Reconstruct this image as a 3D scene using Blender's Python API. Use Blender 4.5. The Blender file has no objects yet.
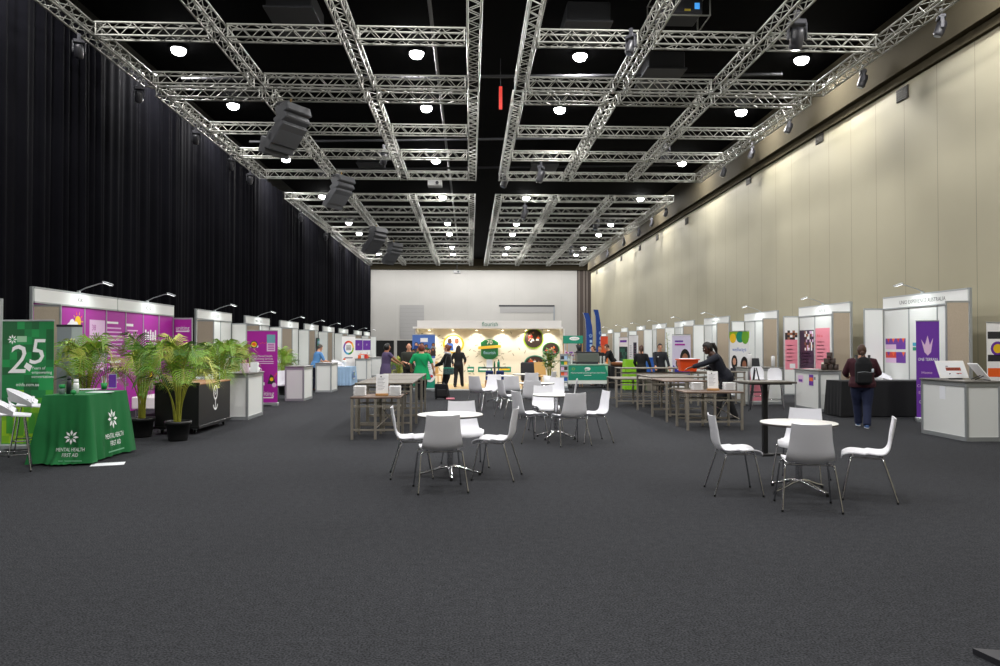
import bpy, math, random
from mathutils import Vector, Matrix
C = bpy.context.scene.collection
PI = math.pi
# ------------------------------------------------------------------ camera model (1000x666 frame)
FPX, EYE = 750.0, 1.58
TH, PH = math.atan(30/750.0), math.atan(13/750.0)
FW = Vector((math.sin(TH)*math.cos(PH), math.cos(TH)*math.cos(PH), math.sin(PH)))
RT = Vector((math.cos(TH), -math.sin(TH), 0)); UP = RT.cross(FW)
ORG = Vector((0, 0, EYE))
def ray(x, y): return FW + RT*((x-500)/FPX) + UP*((333-y)/FPX)
def G(x, y, z=0.0):            # photo position of a point at height z -> world
    d = ray(x, y); return ORG + d*((z-EYE)/d.z)
def AX(x, y, X):               # on the plane x = X
    d = ray(x, y); return ORG + d*(X/d.x)
def AY(x, y, Y):               # on the plane y = Y
    d = ray(x, y); return ORG + d*(Y/d.y)
cd = bpy.data.cameras.new('camera'); cam = bpy.data.objects.new('camera', cd); C.objects.link(cam)
cd.sensor_width = 36; cd.lens = 27; cd.clip_end = 300; cd.clip_start = .05
cam.matrix_world = Matrix.Translation(ORG) @ Matrix((RT, UP, -FW)).transposed().to_4x4()
bpy.context.scene.camera = cam
# ------------------------------------------------------------------ materials
def lin(h):
    h = h.lstrip('#'); o = []
    for i in (0, 2, 4):
        c = int(h[i:i+2], 16)/255; o.append(c/12.92 if c <= .04045 else ((c+.055)/1.055)**2.4)
    return (*o, 1)
MATS = {}
def mat(name, col, rough=.55, metal=0, noise=None, bump=None, emit=0, spec=.5):
    if name in MATS: return MATS[name]
    m = bpy.data.materials.new(name); m.use_nodes = True; nt = m.node_tree; b = nt.nodes['Principled BSDF']
    c = lin(col); b.inputs['Base Color'].default_value = c; b.inputs['Roughness'].default_value = rough
    b.inputs['Metallic'].default_value = metal; b.inputs['Specular IOR Level'].default_value = spec
    m.diffuse_color = c
    if emit:
        b.inputs['Emission Color'].default_value = c; b.inputs['Emission Strength'].default_value = emit
    if noise or bump:
        tc = nt.nodes.new('ShaderNodeTexCoord')
    if noise:
        sc, am = noise
        n = nt.nodes.new('ShaderNodeTexNoise'); n.inputs['Scale'].default_value = sc; n.inputs['Detail'].default_value = 3
        nt.links.new(tc.outputs['Object'], n.inputs['Vector'])
        r = nt.nodes.new('ShaderNodeMapRange'); r.inputs[1].default_value = .3; r.inputs[2].default_value = .7
        r.inputs[3].default_value = 1-am; r.inputs[4].default_value = 1+am
        mx = nt.nodes.new('ShaderNodeMix'); mx.data_type = 'RGBA'; mx.blend_type = 'MULTIPLY'; mx.inputs[0].default_value = 1
        mx.inputs[6].default_value = c
        nt.links.new(n.outputs['Fac'], r.inputs[0]); nt.links.new(r.outputs[0], mx.inputs[7]); nt.links.new(mx.outputs[2], b.inputs['Base Color'])
    if bump:
        n2 = nt.nodes.new('ShaderNodeTexNoise'); n2.inputs['Scale'].default_value = bump[0]; n2.inputs['Detail'].default_value = 2
        nt.links.new(tc.outputs['Object'], n2.inputs['Vector'])
        bp = nt.nodes.new('ShaderNodeBump'); bp.inputs['Strength'].default_value = bump[1]; bp.inputs['Distance'].default_value = .01
        nt.links.new(n2.outputs['Fac'], bp.inputs['Height']); nt.links.new(bp.outputs['Normal'], b.inputs['Normal'])
    MATS[name] = m; return m
def wall_mat(name, col, axis, pitch, off=0.0, joint=.02, dark=.55):   # painted panels with vertical joints
    m = mat(name, col, .7, noise=(.5, .035)); nt = m.node_tree; b = nt.nodes['Principled BSDF']
    src = b.inputs['Base Color'].links[0].from_socket
    tc = nt.nodes.new('ShaderNodeTexCoord'); sp = nt.nodes.new('ShaderNodeSeparateXYZ'); nt.links.new(tc.outputs['Object'], sp.inputs[0])
    def mth(op, a, v):
        n = nt.nodes.new('ShaderNodeMath'); n.operation = op; nt.links.new(a, n.inputs[0])
        n.inputs[1].default_value = v; return n.outputs[0]
    fr = mth('FRACT', mth('DIVIDE', mth('ADD', sp.outputs[axis], off+100*pitch), pitch), 0)
    lt = mth('LESS_THAN', fr, joint/pitch)
    mx = nt.nodes.new('ShaderNodeMix'); mx.data_type = 'RGBA'; mx.blend_type = 'MULTIPLY'
    nt.links.new(lt, mx.inputs[0]); nt.links.new(src, mx.inputs[6]); mx.inputs[7].default_value = (dark, dark, dark, 1)
    nt.links.new(mx.outputs[2], b.inputs['Base Color']); return m
WHITE = mat('white_plastic', '#f0f0f5', .35); CHROME = mat('chrome', '#c9c9cc', .18, 1); STEEL = mat('brushed_steel', '#9d968a', .45, .5, noise=(6, .08))
ALU = mat('aluminium', '#85857e', .45, .5); ALUP = mat('aluminium_profile', '#adb1b3', .4, .6); BLACK = mat('black_satin', '#121214', .5); BLKF = mat('black_fabric', '#141518', .95, bump=(60, .3))
PANEL = mat('white_laminate', '#e4e6e3', .45); BEIGE = mat('beige_panel', '#b9ab98', .9, noise=(40, .05)); LAMW = mat('white_table_laminate', '#f4f3ee', .3)
DKW = mat('dark_edge', '#3c3431', .5); PAPER = mat('white_paper', '#eef0f4', .6); GREYT = mat('grey_worktop', '#6d6b66', .4); GREYP = mat('grey_panel', '#8f969c', .55)
MAG = mat('magenta_print', '#a8169a', .5); PURP = mat('purple_print', '#6a2fa0', .5); PINK = mat('pink_print', '#ef8fa0', .55); PPALE = mat('pale_pink_print', '#e2bfe0', .55)
GRN = mat('green_cloth', '#0d6a33', .85, noise=(3, .06)); GREEN = mat('green_print', '#0f8a43', .5); TEAL = mat('teal_print', '#0e8c70', .5); LIME = mat('lime_print', '#93bf1d', .5)
DGRN = mat('dark_green_print', '#0b6b35', .5); YEL = mat('yellow_print', '#f0c419', .5); ORNG = mat('orange_print', '#f0641e', .5); NAVY = mat('navy_print', '#12357f', .5)
BLUE = mat('blue_print', '#2a63c0', .5); LBLUE = mat('light_blue_cloth', '#9dbcdc', .85, noise=(4, .05)); WPRINT = mat('white_print', '#f2f2f2', .5); INK = mat('dark_ink', '#2a2a30', .6); GINK = mat('grey_ink', '#8c8c94', .6)
WOOD = mat('light_wood', '#b98a55', .5, noise=(8, .15)); BROWN = mat('dark_brown', '#33231a', .5); SOIL = mat('bark_soil', '#4a3423', .95, noise=(60, .4)); CREAM = mat('cream_wall', '#eae6d6', .6)
SKIN1 = mat('fair_skin', '#d39a7c', .55); SKIN2 = mat('dark_skin', '#4a2d20', .5); SKIN3 = mat('tan_skin', '#9a6448', .55)
HBR = mat('brown_hair', '#4a3022', .6, noise=(70, .3)); HBLK = mat('black_hair', '#15110f', .5, noise=(70, .3)); HRED = mat('auburn_hair', '#6a3222', .6, noise=(70, .3)); HGREY = mat('greying_hair', '#4d4640', .7, noise=(70, .3))
RUB = mat('black_rubber', '#0c0c0c', .8); RED = mat('red_print', '#d8382c', .5); GLOW = mat('lamp_glow', '#ffffff', .4, emit=30); SGLOW = mat('small_lamp_glow', '#ffffff', .4, emit=4); WGLOW = mat('warm_lamp_glow', '#ffe9c0', .4, emit=22)
# ------------------------------------------------------------------ mesh builder
def RZ(a): return Matrix.Rotation(a, 4, 'Z')
def RX(a): return Matrix.Rotation(a, 4, 'X')
def RY(a): return Matrix.Rotation(a, 4, 'Y')
def T(*v): return Matrix.Translation(Vector(v[0] if len(v) == 1 else v))
TXT = {}
class MB:
    def __init__(s): s.v = []; s.f = []; s.mi = []; s.sm = []; s.mats = []; s.M = Matrix.Identity(4)
    def at(s, M): s.M = M; return s
    def add(s, vs, fs, m, smooth=False):
        if m not in s.mats: s.mats.append(m)
        k = s.mats.index(m); b = len(s.v); M = s.M
        s.v.extend(M @ Vector(v) for v in vs)
        flip = M.to_3x3().determinant() < 0
        for f in fs: s.f.append(tuple(b+i for i in (reversed(f) if flip else f)))
        s.mi.extend([k]*len(fs)); s.sm.extend([smooth]*len(fs)); return s
    def box(s, x0, x1, y0, y1, z0, z1, m, bev=0):
        if x0 > x1: x0, x1 = x1, x0
        if y0 > y1: y0, y1 = y1, y0
        if z0 > z1: z0, z1 = z1, z0
        if not bev:
            vs = [(x, y, z) for x in (x0, x1) for y in (y0, y1) for z in (z0, z1)]
            return s.add(vs, [(0, 1, 3, 2), (4, 6, 7, 5), (0, 4, 5, 1), (2, 3, 7, 6), (0, 2, 6, 4), (1, 5, 7, 3)], m)
        bev = min(bev, (x1-x0)*.49, (y1-y0)*.49, (z1-z0)*.49); L = (x0, y0, z0); H_ = (x1, y1, z1); vs = []; idx = {}
        for i in (0, 1):
            for j in (0, 1):
                for k in (0, 1):
                    o = (i, j, k)
                    for a in range(3):
                        p = [((H_[q]-(0 if q == a else bev)) if o[q] else (L[q]+(0 if q == a else bev))) for q in range(3)]
                        idx[(i, j, k, a)] = len(vs); vs.append(p)
        fs = []; cen = Vector(((x0+x1)/2, (y0+y1)/2, (z0+z1)/2))
        def face(q):
            n = (Vector(vs[q[1]])-Vector(vs[q[0]])).cross(Vector(vs[q[2]])-Vector(vs[q[0]]))
            c = sum((Vector(vs[t]) for t in q), Vector())/len(q)-cen
            fs.append(tuple(q) if n.dot(c) > 0 else tuple(reversed(q)))
        for a in range(3):
            b, c = (a+1) % 3, (a+2) % 3
            for sd in (0, 1):
                q = []
                for (u, w) in ((0, 0), (1, 0), (1, 1), (0, 1)):
                    o = [0]*3; o[a] = sd; o[b] = u; o[c] = w; q.append(idx[(*o, a)])
                face(q)
            for u in (0, 1):
                for w in (0, 1):
                    o0 = [0]*3; o1 = [0]*3; o1[a] = 1
                    for o in (o0, o1): o[b] = u; o[c] = w
                    face([idx[(*o0, b)], idx[(*o1, b)], idx[(*o1, c)], idx[(*o0, c)]])
        for i in (0, 1):
            for j in (0, 1):
                for k in (0, 1): face([idx[(i, j, k, a)] for a in range(3)])
        return s.add(vs, fs, m)
    def tube(s, pts, r, m, n=8, smooth=True, flat=1.0, upv=None, cap=True):
        pts = [Vector(p) for p in pts]; N = len(pts)
        rs = r if isinstance(r, (list, tuple)) else [r]*N
        vs = []; fs = []; pu = Vector(upv) if upv else None
        for i, p in enumerate(pts):
            t = (pts[min(i+1, N-1)]-pts[max(i-1, 0)])
            t = t.normalized() if t.length > 1e-9 else Vector((0, 0, 1))
            if pu is None: pu = Vector((0, 0, 1)) if abs(t.z) < .9 else Vector((1, 0, 0))
            u = (pu-t*pu.dot(t))
            u = u.normalized() if u.length > 1e-6 else t.orthogonal().normalized()
            w = t.cross(u); pu = u
            rr = rs[i]; ra, rb = rr if isinstance(rr, (tuple, list)) else (rr, rr*flat)
            for k in range(n):
                a = 2*PI*k/n+PI/n; vs.append(p+u*(math.cos(a)*rb)+w*(math.sin(a)*ra))
        for i in range(N-1):
            for k in range(n):
                a = i*n+k; b = i*n+(k+1) % n; fs.append((a, b, b+n, a+n))
        s.add(vs, fs, m, smooth)
        if cap:
            s.add([vs[k] for k in range(n)], [tuple(reversed(range(n)))], m); s.add([vs[(N-1)*n+k] for k in range(n)], [tuple(range(n))], m)
        return s
    def cyl(s, c, r, z0, z1, m, n=20, r2=None):
        return s.lathe([(0, z0), (r, z0), (r2 if r2 is not None else r, z1), (0, z1)], m, n, c, sharp=True)
    def lathe(s, prof, m, n=20, c=(0, 0), sharp=False):
        if sharp:
            for a, b in zip(prof, prof[1:]): s.lathe([a, b], m, n, c)
            return s
        vs = []; fs = []
        for r, z in prof:
            for k in range(n): vs.append((c[0]+r*math.cos(2*PI*k/n), c[1]+r*math.sin(2*PI*k/n), z))
        for i in range(len(prof)-1):
            for k in range(n):
                a = i*n+k; b = i*n+(k+1) % n; fs.append((a, b, b+n, a+n))
        return s.add(vs, fs, m, True)
    def ell(s, c, r, m, nu=14, nv=9, fn=None):
        vs = []; fs = []
        for j in range(nv+1):
            for i in range(nu):
                a, b = 2*PI*i/nu, PI*j/nv-PI/2
                d = Vector((math.cos(a)*math.cos(b), math.sin(a)*math.cos(b), math.sin(b))); k = fn(d) if fn else 1
                vs.append((c[0]+d.x*r[0]*k, c[1]+d.y*r[1]*k, c[2]+d.z*r[2]*k))
        for j in range(nv):
            for i in range(nu):
                a = j*nu+i; b = j*nu+(i+1) % nu; fs.append((a, b, b+nu, a+nu))
        return s.add(vs, fs, m, True)
    def grid(s, rows, m, th=0, smooth=True, nrm=None):
        R = len(rows); K = len(rows[0]); P = [[Vector(p) for p in r] for r in rows]
        vs = [p for r in P for p in r]; fs = [(i*K+j, i*K+j+1, (i+1)*K+j+1, (i+1)*K+j) for i in range(R-1) for j in range(K-1)]
        if not th: return s.add(vs, fs, m, smooth)
        off = []
        for i in range(R):
            for j in range(K):
                du = P[i][min(j+1, K-1)]-P[i][max(j-1, 0)]; dv = P[min(i+1, R-1)][j]-P[max(i-1, 0)][j]
                nn = du.cross(dv); nn = nn.normalized() if nn.length > 1e-9 else Vector((0, 0, 1)); off.append(P[i][j]-nn*th)
        b = len(vs); f2 = [tuple(reversed([b+q for q in f])) for f in fs]
        s.add(vs+off, fs+f2, m, smooth)
        e = []
        for j in range(K-1): e += [(j, b+j, b+j+1, j+1), ((R-1)*K+j, (R-1)*K+j+1, b+(R-1)*K+j+1, b+(R-1)*K+j)]
        for i in range(R-1): e += [(i*K, (i+1)*K, b+(i+1)*K, b+i*K), (i*K+K-1, b+i*K+K-1, b+(i+1)*K+K-1, (i+1)*K+K-1)]
        return s.add(vs+off, e, m, False)
    def poly(s, pts, z0, z1, m):        # 2D outline in local xy, extruded in z
        n = len(pts); ar = sum(pts[i][0]*pts[(i+1) % n][1]-pts[(i+1) % n][0]*pts[i][1] for i in range(n))
        if ar < 0: pts = list(reversed(pts))
        vs = [(x, y, z0) for x, y in pts]+[(x, y, z1) for x, y in pts]
        fs = [tuple(range(n-1, -1, -1)), tuple(range(n, 2*n))]+[(i, (i+1) % n, n+(i+1) % n, n+i) for i in range(n)]
        return s.add(vs, fs, m)
    def disc(s, cx, cy, r, z0, z1, m, n=18, ry=None): return s.poly([(cx+r*math.cos(2*PI*k/n), cy+(ry or r)*math.sin(2*PI*k/n)) for k in range(n)], z0, z1, m)
    def text(s, st, x, y, size, m, z=0, align='CENTER', width=None, ex=.001, shear=0):
        key = (st, align, shear)
        if key not in TXT:
            cu = bpy.data.curves.new('lettering', 'FONT'); cu.body = st; cu.align_x = align; cu.size = 1; cu.resolution_u = 2; cu.shear = shear
            o = bpy.data.objects.new('lettering', cu); C.objects.link(o)
            me = bpy.data.meshes.new_from_object(o.evaluated_get(bpy.context.evaluated_depsgraph_get()))
            TXT[key] = ([tuple(v.co) for v in me.vertices], [tuple(p.vertices) for p in me.polygons])
            bpy.data.objects.remove(o); bpy.data.curves.remove(cu); bpy.data.meshes.remove(me)
        vs, fs = TXT[key]
        if not vs: return s
        sx = size
        if width:
            w = max(v[0] for v in vs)-min(v[0] for v in vs); sx = width/w if w else size
        return s.add([(x+v[0]*sx, y+v[1]*size, z+ex) for v in vs], fs, m)
    def build(s, name, parent=None, label=None):
        me = bpy.data.meshes.new(name); me.from_pydata([tuple(v) for v in s.v], [], s.f)
        for m in s.mats: me.materials.append(m)
        me.polygons.foreach_set('material_index', s.mi); me.polygons.foreach_set('use_smooth', s.sm); me.update()
        o = bpy.data.objects.new(name, me); C.objects.link(o)
        if parent: o.parent = parent
        if label: o['label'] = label
        return o
FRONT = RX(PI/2)                 # local xy drawing -> upright, facing -Y (towards the camera)
def face_to(nx):                 # upright drawing plane facing +X (nx=1) or -X (nx=-1)
    return RZ(PI/2)@FRONT if nx > 0 else RZ(-PI/2)@FRONT
SEEN = {}
def tag(o, label, cat, group=None, kind=None):
    n = len(label.split()); 
    if not 4 <= n <= 16: print('LABEL LEN', n, label)
    if label in SEEN and not group: print('DUP LABEL', label)
    SEEN[label] = 1
    o['label'] = label; o['category'] = cat
    if group: o['group'] = group
    if kind: o['kind'] = kind
    return o
def thing(name, label, cat, loc=(0, 0, 0), rz=0, group=None):
    o = bpy.data.objects.new(name, None); C.objects.link(o); o.location = loc; o.rotation_euler = (0, 0, rz); o.empty_display_size = .1
    return tag(o, label, cat, group)
def dup(src, label, loc, rz=0, group=None, scale=None):
    def cp(o, p):
        c = o.copy(); C.objects.link(c)
        if p: c.parent = p
        for ch in list(o.children): cp(ch, c)
        return c
    r = cp(src, None); r.location = loc; r.rotation_euler = (0, 0, rz)
    if scale: r.scale = scale
    return tag(r, label, src['category'], group or src.get('group'))
def struct(name, mb): o = mb.build(name); o['kind'] = 'structure'; return o
def single(mb, name, label, cat, loc=(0, 0, 0), rz=0, group=None):
    o = mb.build(name); o.location = loc; o.rotation_euler = (0, 0, rz); return tag(o, label, cat, group)
ORD = ['zeroth', 'first', 'second', 'third', 'fourth', 'fifth', 'sixth', 'seventh', 'eighth', 'ninth', 'tenth', 'eleventh', 'twelfth', 'thirteenth', 'fourteenth', 'fifteenth', 'sixteenth']
def spot(name, loc, target, power, cone, blend=.6, size=.1, col=(1, 1, 1)):
    l = bpy.data.lights.new(name, 'SPOT'); l.energy = power; l.spot_size = math.radians(cone); l.spot_blend = blend; l.shadow_soft_size = size; l.color = col
    o = bpy.data.objects.new(name, l); C.objects.link(o); o.location = loc
    o.rotation_euler = (Vector(target)-Vector(loc)).to_track_quat('-Z', 'Y').to_euler(); return o
HOUSE = 760
# ================================================================== THE ROOM
YB, YF, XL, XR, ZC = -7.0, 76.0, -10.0, 11.6, 10.4
cm = mat('charcoal_carpet', '#353639', .97, spec=.1); nt = cm.node_tree; b = nt.nodes['Principled BSDF']
tc = nt.nodes.new('ShaderNodeTexCoord')
def noise_node(sc, det=2):
    n = nt.nodes.new('ShaderNodeTexNoise'); n.inputs['Scale'].default_value = sc; n.inputs['Detail'].default_value = det; nt.links.new(tc.outputs['Object'], n.inputs['Vector']); return n
n1, n2, n3 = noise_node(85, 2), noise_node(.35, 3), noise_node(14, 3)
def rng(n, a, b_, c, d):
    r = nt.nodes.new('ShaderNodeMapRange'); [setattr(r.inputs[i], 'default_value', v) for i, v in zip((1, 2, 3, 4), (a, b_, c, d))]; nt.links.new(n.outputs['Fac'], r.inputs[0]); return r.outputs[0]
def mul(a, b_):
    m = nt.nodes.new('ShaderNodeMath'); m.operation = 'MULTIPLY'; nt.links.new(a, m.inputs[0]); nt.links.new(b_, m.inputs[1]); return m.outputs[0]
fac = mul(mul(rng(n1, .3, .7, .35, 1.65), rng(n3, .3, .7, .86, 1.14)), rng(n2, .3, .7, .9, 1.1))
vm = nt.nodes.new('ShaderNodeMix'); vm.data_type = 'RGBA'; vm.blend_type = 'MULTIPLY'; vm.inputs[0].default_value = 1; vm.inputs[6].default_value = lin('#353639')
nt.links.new(fac, vm.inputs[7]); nt.links.new(vm.outputs[2], b.inputs['Base Color'])
bp = nt.nodes.new('ShaderNodeBump'); bp.inputs['Strength'].default_value = .5; bp.inputs['Distance'].default_value = .01; nt.links.new(n1.outputs['Fac'], bp.inputs['Height']); nt.links.new(bp.outputs['Normal'], b.inputs['Normal'])
struct('floor', MB().box(XL-.3, XR+1.2, YB-.3, YF+.3, -.1, 0, cm))
struct('ceiling', MB().box(XL-.3, XR+1.2, YB-.3, YF+.3, ZC, ZC+.15, mat('black_ceiling', '#040405', .9, noise=(.4, .35), spec=.05)))
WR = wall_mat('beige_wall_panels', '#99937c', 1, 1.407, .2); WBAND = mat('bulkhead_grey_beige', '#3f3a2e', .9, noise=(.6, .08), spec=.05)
WFAR = wall_mat('far_wall_panels', '#b2b0ab', 0, 2.4, .3, .02, .9); WGREY = mat('grey_roller_door', '#9b9a98', .6); WDARK = mat('dark_recess', '#4b423c', .8); WBLK = mat('black_opening', '#0a0a0b', .8)
struct('wall_right', MB().box(XR, XR+.25, YB, 71.5, 0, 8.6, WR))
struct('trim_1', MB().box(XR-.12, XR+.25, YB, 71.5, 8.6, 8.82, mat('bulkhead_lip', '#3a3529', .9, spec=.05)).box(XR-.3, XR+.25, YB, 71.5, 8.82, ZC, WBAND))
struct('wall_left', MB().box(XL-.25, XL, YB, YF, 0, ZC, mat('left_wall_paint', '#24231f', .9, noise=(.6, .06), spec=.05)))
struct('wall_back', MB().box(XL-.25, XR+1, YB-.25, YB, 0, ZC, mat('back_wall_paint', '#8a857a', .8)))
def fy(x0, y0, x1, y1): a, b = AY(x0, y0, YF), AY(x1, y1, YF); return a.x, b.x, b.z, a.z
zt = AY(470, 270, YF).z; xe = AY(577, 300, YF).x
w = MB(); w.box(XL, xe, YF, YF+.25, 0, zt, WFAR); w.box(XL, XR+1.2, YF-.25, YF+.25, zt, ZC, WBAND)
w.box(xe, XR+1.2, YF+.1, YF+.25, 0, zt, WDARK)
for px in (578.5, 583.5, 586.5): x = AY(px, 300, YF).x; w.box(x, x+.14, YF-.02, YF+.1, 0, zt, mat('recess_post', '#6e655d', .7))
struct('wall_far', w)
struct('wall_recess', MB().box(XR+1.0, XR+1.2, 71.5, YF, 0, ZC, WDARK).box(XR+.25, XR+1.2, 71.4, 71.5, 0, ZC, WR))
for i, (x0, y0, x1, y1, m_, dp) in enumerate([(376, 340.5, 394, 362, WBLK, .03), (397, 340.5, 418, 362, WBLK, .03)]):
    a, b_, z0, z1 = fy(x0, y0, x1, y1); struct('door_%d' % (i+1), MB().box(a, b_, YF-.03, YF, 0, z1, m_).box(a-.12, a, YF-.07, YF, 0, z1+.12, WFAR).box(b_, b_+.12, YF-.07, YF, 0, z1+.12, WFAR).box(a, b_, YF-.07, YF, z1, z1+.12, WFAR))
for i, (x0, y0, x1, y1) in enumerate([(400, 305, 424, 339), (500, 306.5, 553.5, 313)]):
    a, b_, z0, z1 = fy(x0, y0, x1, y1); w = MB().box(a, b_, YF-.05, YF, z0, z1, WGREY)
    if i: w.box(a-.1, b_+.1, YF-.09, YF, z1, z1+.15, INK).box(b_, b_+.12, YF-.09, YF, z0-.9, z1, GREYP)
    else:
        for k in range(1, 9): w.box(a, b_, YF-.06, YF-.05, z0+(z1-z0)*k/9, z0+(z1-z0)*k/9+.02, mat('door_rib', '#8c8b89', .6))
    struct('door_%d' % (i+3), w)
# small dark ventilation grilles high on the right wall
for i, (px, py, s) in enumerate([(903, 94, 1), (820, 138, 1), (749, 180, 1), (687, 221, 1), (657.5, 237.5, 1), (640, 248, 1), (621.5, 258.5, 1), (597, 272, 1)]):
    p = AX(px, py, XR); t = thing('wall_vent', 'dark slatted vent high on the beige wall, %s one from the camera' % ORD[i+1], 'vent', (XR, p.y, p.z), 0, 'vents along the beige wall')
    MB().box(-.03, 0, -.26, .26, -.17, .17, mat('vent_back', '#2a2720', .8)).build('vent_body', t)
    mb = MB()
    for k in range(6): mb.box(-.045, -.03, -.25, .25, -.15+.055*k, -.125+.055*k, mat('vent_slat', '#3a362d', .7))
    mb.build('slat', t)
# the black drape along the left side
def curtain_mb(y0, y1, seed):
    rnd = random.Random(seed); ph = [rnd.uniform(0, 6.3) for _ in range(6)]
    n = int((y1-y0)/.042); rows = []
    for z in (0.02, 1.5, 3.5, 6, 7.8, 9.4):
        r = []; k = 1-.35*z/8.4
        for i in range(n+1):
            y = y0+(y1-y0)*i/n
            q = .35*z/9*math.sin(y*1.7+ph[4]); d = (.07+.035*math.sin(y*1.31+ph[5]))*math.sin(y*2*PI/.34+2.1*math.sin(y*.9+ph[0])+1.2*math.sin(y*2.3+ph[4])+ph[1]+q)+.06*math.sin(y*2*PI/.83+ph[2]+1.5*math.sin(y*.77)+q)+.05*math.sin(y*2*PI/2.7+ph[3])
            r.append((-9.6+d*k, y, z))
        rows.append(r)
    return MB().grid(rows, mat('black_drape', '#0a0a0e', .95, noise=(1.2, .12), spec=.05))
single(curtain_mb(-5, 72.4, 4), 'stage_curtain', 'tall black pleated curtain hanging the whole length of the hall', 'curtain')
# ------------------------------------------------------------------ ceiling services
PIPE = mat('dark_pipe', '#2c2c30', .6); GDUCT = mat('dark_duct', '#26272b', .7)
def pipe(label, pts, r, m=PIPE): single(MB().tube(pts, r, m, 8), 'ceiling_pipe', label, 'pipe')
pipe('long dark pipe running down the hall under the black ceiling between the middle trusses', [(-1.0, 12, 10), (-1.0, 60, 10)], .05, mat('grey_pipe', '#6a6a6c', .6))
for i, y in enumerate((22.6, 29.5, 34.2)): pipe('dark pipe crossing the black ceiling, %s from the camera' % ORD[i+1], [(-8.6, y, 9.55), (9.6, y, 9.95)], .045)
for i, (x, y) in enumerate([(-4.4, 19.0), (-4.5, 34.4), (5.8, 22.6), (3.0, 19.5), (3.4, 34.3)]):
    single(MB().box(-.55, .55, -.8, .8, 9.8, 10.3, GDUCT, .03).box(-.6, .6, -.85, .85, 9.75, 9.8, mat('duct_grille', '#34353a', .7)).tube([(0, 0, 10.3), (0, 0, 10.4)], .06, PIPE), 'ceiling_duct', 'dark ventilation box under the ceiling, %s of five by distance from the camera' % ORD[[1, 4, 3, 2, 5][i]], 'duct', (x, y, 0))
# ------------------------------------------------------------------ trusses
ZT = 8.48; W = .29
def truss_parts(spans, root):
    for (y, z) in ((0, 0), (W, 0), (0, W), (W, W)):
        mb = MB()
        for a, b_ in spans: mb.tube([(a, y-W/2, z+.024), (b_, y-W/2, z+.024)], .024, ALU, 6)
        mb.build('chord', root)
    for a, b_ in spans:
        br = MB()
        n = max(2, round((b_-a)/.27)); d = (b_-a)/n
        for fc in range(4):
            for i in range(n):
                u = i % 2; x0, x1 = a+i*d, a+(i+1)*d
                def P(x, k): return ((x, -W/2, .024+W*k), (x, W/2, .024+W*k), (x, -W/2+W*k, .024), (x, -W/2+W*k, W+.024))[fc]
                br.tube([P(x0, u), P(x1, 1-u)], .0105, ALU, 5, cap=False)
        for x in (a+.03, b_-.03):
            for y in (-W/2, W/2): br.tube([(x, y, .024), (x, y, W+.024)], .016, ALU, 5)
            for z in (.024, W+.024): br.tube([(x, -W/2, z), (x, W/2, z)], .016, ALU, 5)
        br.build('bracing', root)
LX = [-8.55, -5.65, -2.75, .09]; RXs = [1.36, 4.05, 6.75, 9.62]; g = .19
GRP = 'aluminium lattice trusses under the ceiling'
rowsY = [10.4, 13.7, 17.06, 20.11, 21.19, 24.54, 27.72, 31.07, 35.74, 38.99, 41.98, 45.7, 49.53, 52.99, 56.16, 59.81, 63.03]
protos = {}
for sd, xs in (('left', LX), ('right', RXs)):
    for i, y in enumerate(rowsY[::-1]):
        lab = 'lattice truss across the ceiling, %s side, %s from the far wall' % ('curtain' if sd == 'left' else 'beige wall', ORD[i+1] if i+1 < 17 else 'seventeenth')
        if i == 0:
            t = thing('hanging_truss', lab, 'truss', (0, y, ZT), 0, GRP)
            truss_parts([(xs[k]+g, xs[k+1]-g) for k in range(3)], t); protos[sd] = t
        else: dup(protos[sd], lab, (0, y, ZT))
secs = [(8.6, 20.3), (21.0, 31.3), (35.5, 45.95), (47.2, 64.6)]
for si, (y0, y1) in enumerate(secs):
    pr = None
    for xi, x in enumerate(LX+RXs):
        who = ['above the curtain', 'second from the curtain', 'third from the curtain', 'left of the central gap', 'right of the central gap', 'third from the beige wall', 'second from the beige wall', 'nearest the beige wall'][xi].replace('nearest', 'next to')
        lab = 'lengthwise lattice truss %s, %s section from the camera' % (who, ORD[si+1])
        if pr is None:
            pr = thing('hanging_truss', lab, 'truss', (x, y0, ZT), PI/2, GRP); truss_parts([(0, y1-y0)], pr)
        else: dup(pr, lab, (x, y0, ZT), PI/2)
# ------------------------------------------------------------------ house lights
lrows = [1.6, 8.6, 14.6, 22.3, 27.4, 35.2, 43.9, 53.3, 58.3, 66.2, 71.0]  # row behind the mid-hall truss is an unseen addition, keeping the floor evenly lit
dl = None
for i, y in enumerate(lrows):
    for j, x in enumerate((-8.58, -1.6, 3.3, 10.08)):
        where = ['beside the curtain', 'second from the curtain', 'second from the beige wall', 'beside the beige wall'][j]
        lab = 'round white downlight %s, row %s from the far wall' % (where, ORD[len(lrows)-i])
        lab = lab.replace('row %s' % ORD[len(lrows)-i], '%s row' % ORD[len(lrows)-i])
        if dl is None:
            dl = thing('ceiling_light', lab, 'ceiling light', (x, y, ZC), 0, 'ceiling downlights')
            MB().lathe([(.0, 0), (.2, 0), (.24, -.05), (.24, -.08), (.2, -.085), (0, -.085)], mat('lamp_housing', '#1c1c1e', .4), 24).build('housing', dl)
            MB().lathe([(.0, -.25), (.09, -.243), (.16, -.21), (.2, -.15), (.21, -.086)], GLOW, 24).build('diffuser', dl)
        else: dup(dl, lab, (x, y, ZC))
        l = bpy.data.lights.new('house_light', 'SPOT'); l.shadow_soft_size = .35; l.spot_size = math.radians(177); l.spot_blend = .12; l.energy = HOUSE; l.color = (1, .985, .975)
        lo = bpy.data.objects.new('house_light', l); C.objects.link(lo); lo.location = (x, y, ZC-.4)
BOOTHL = 22
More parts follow.
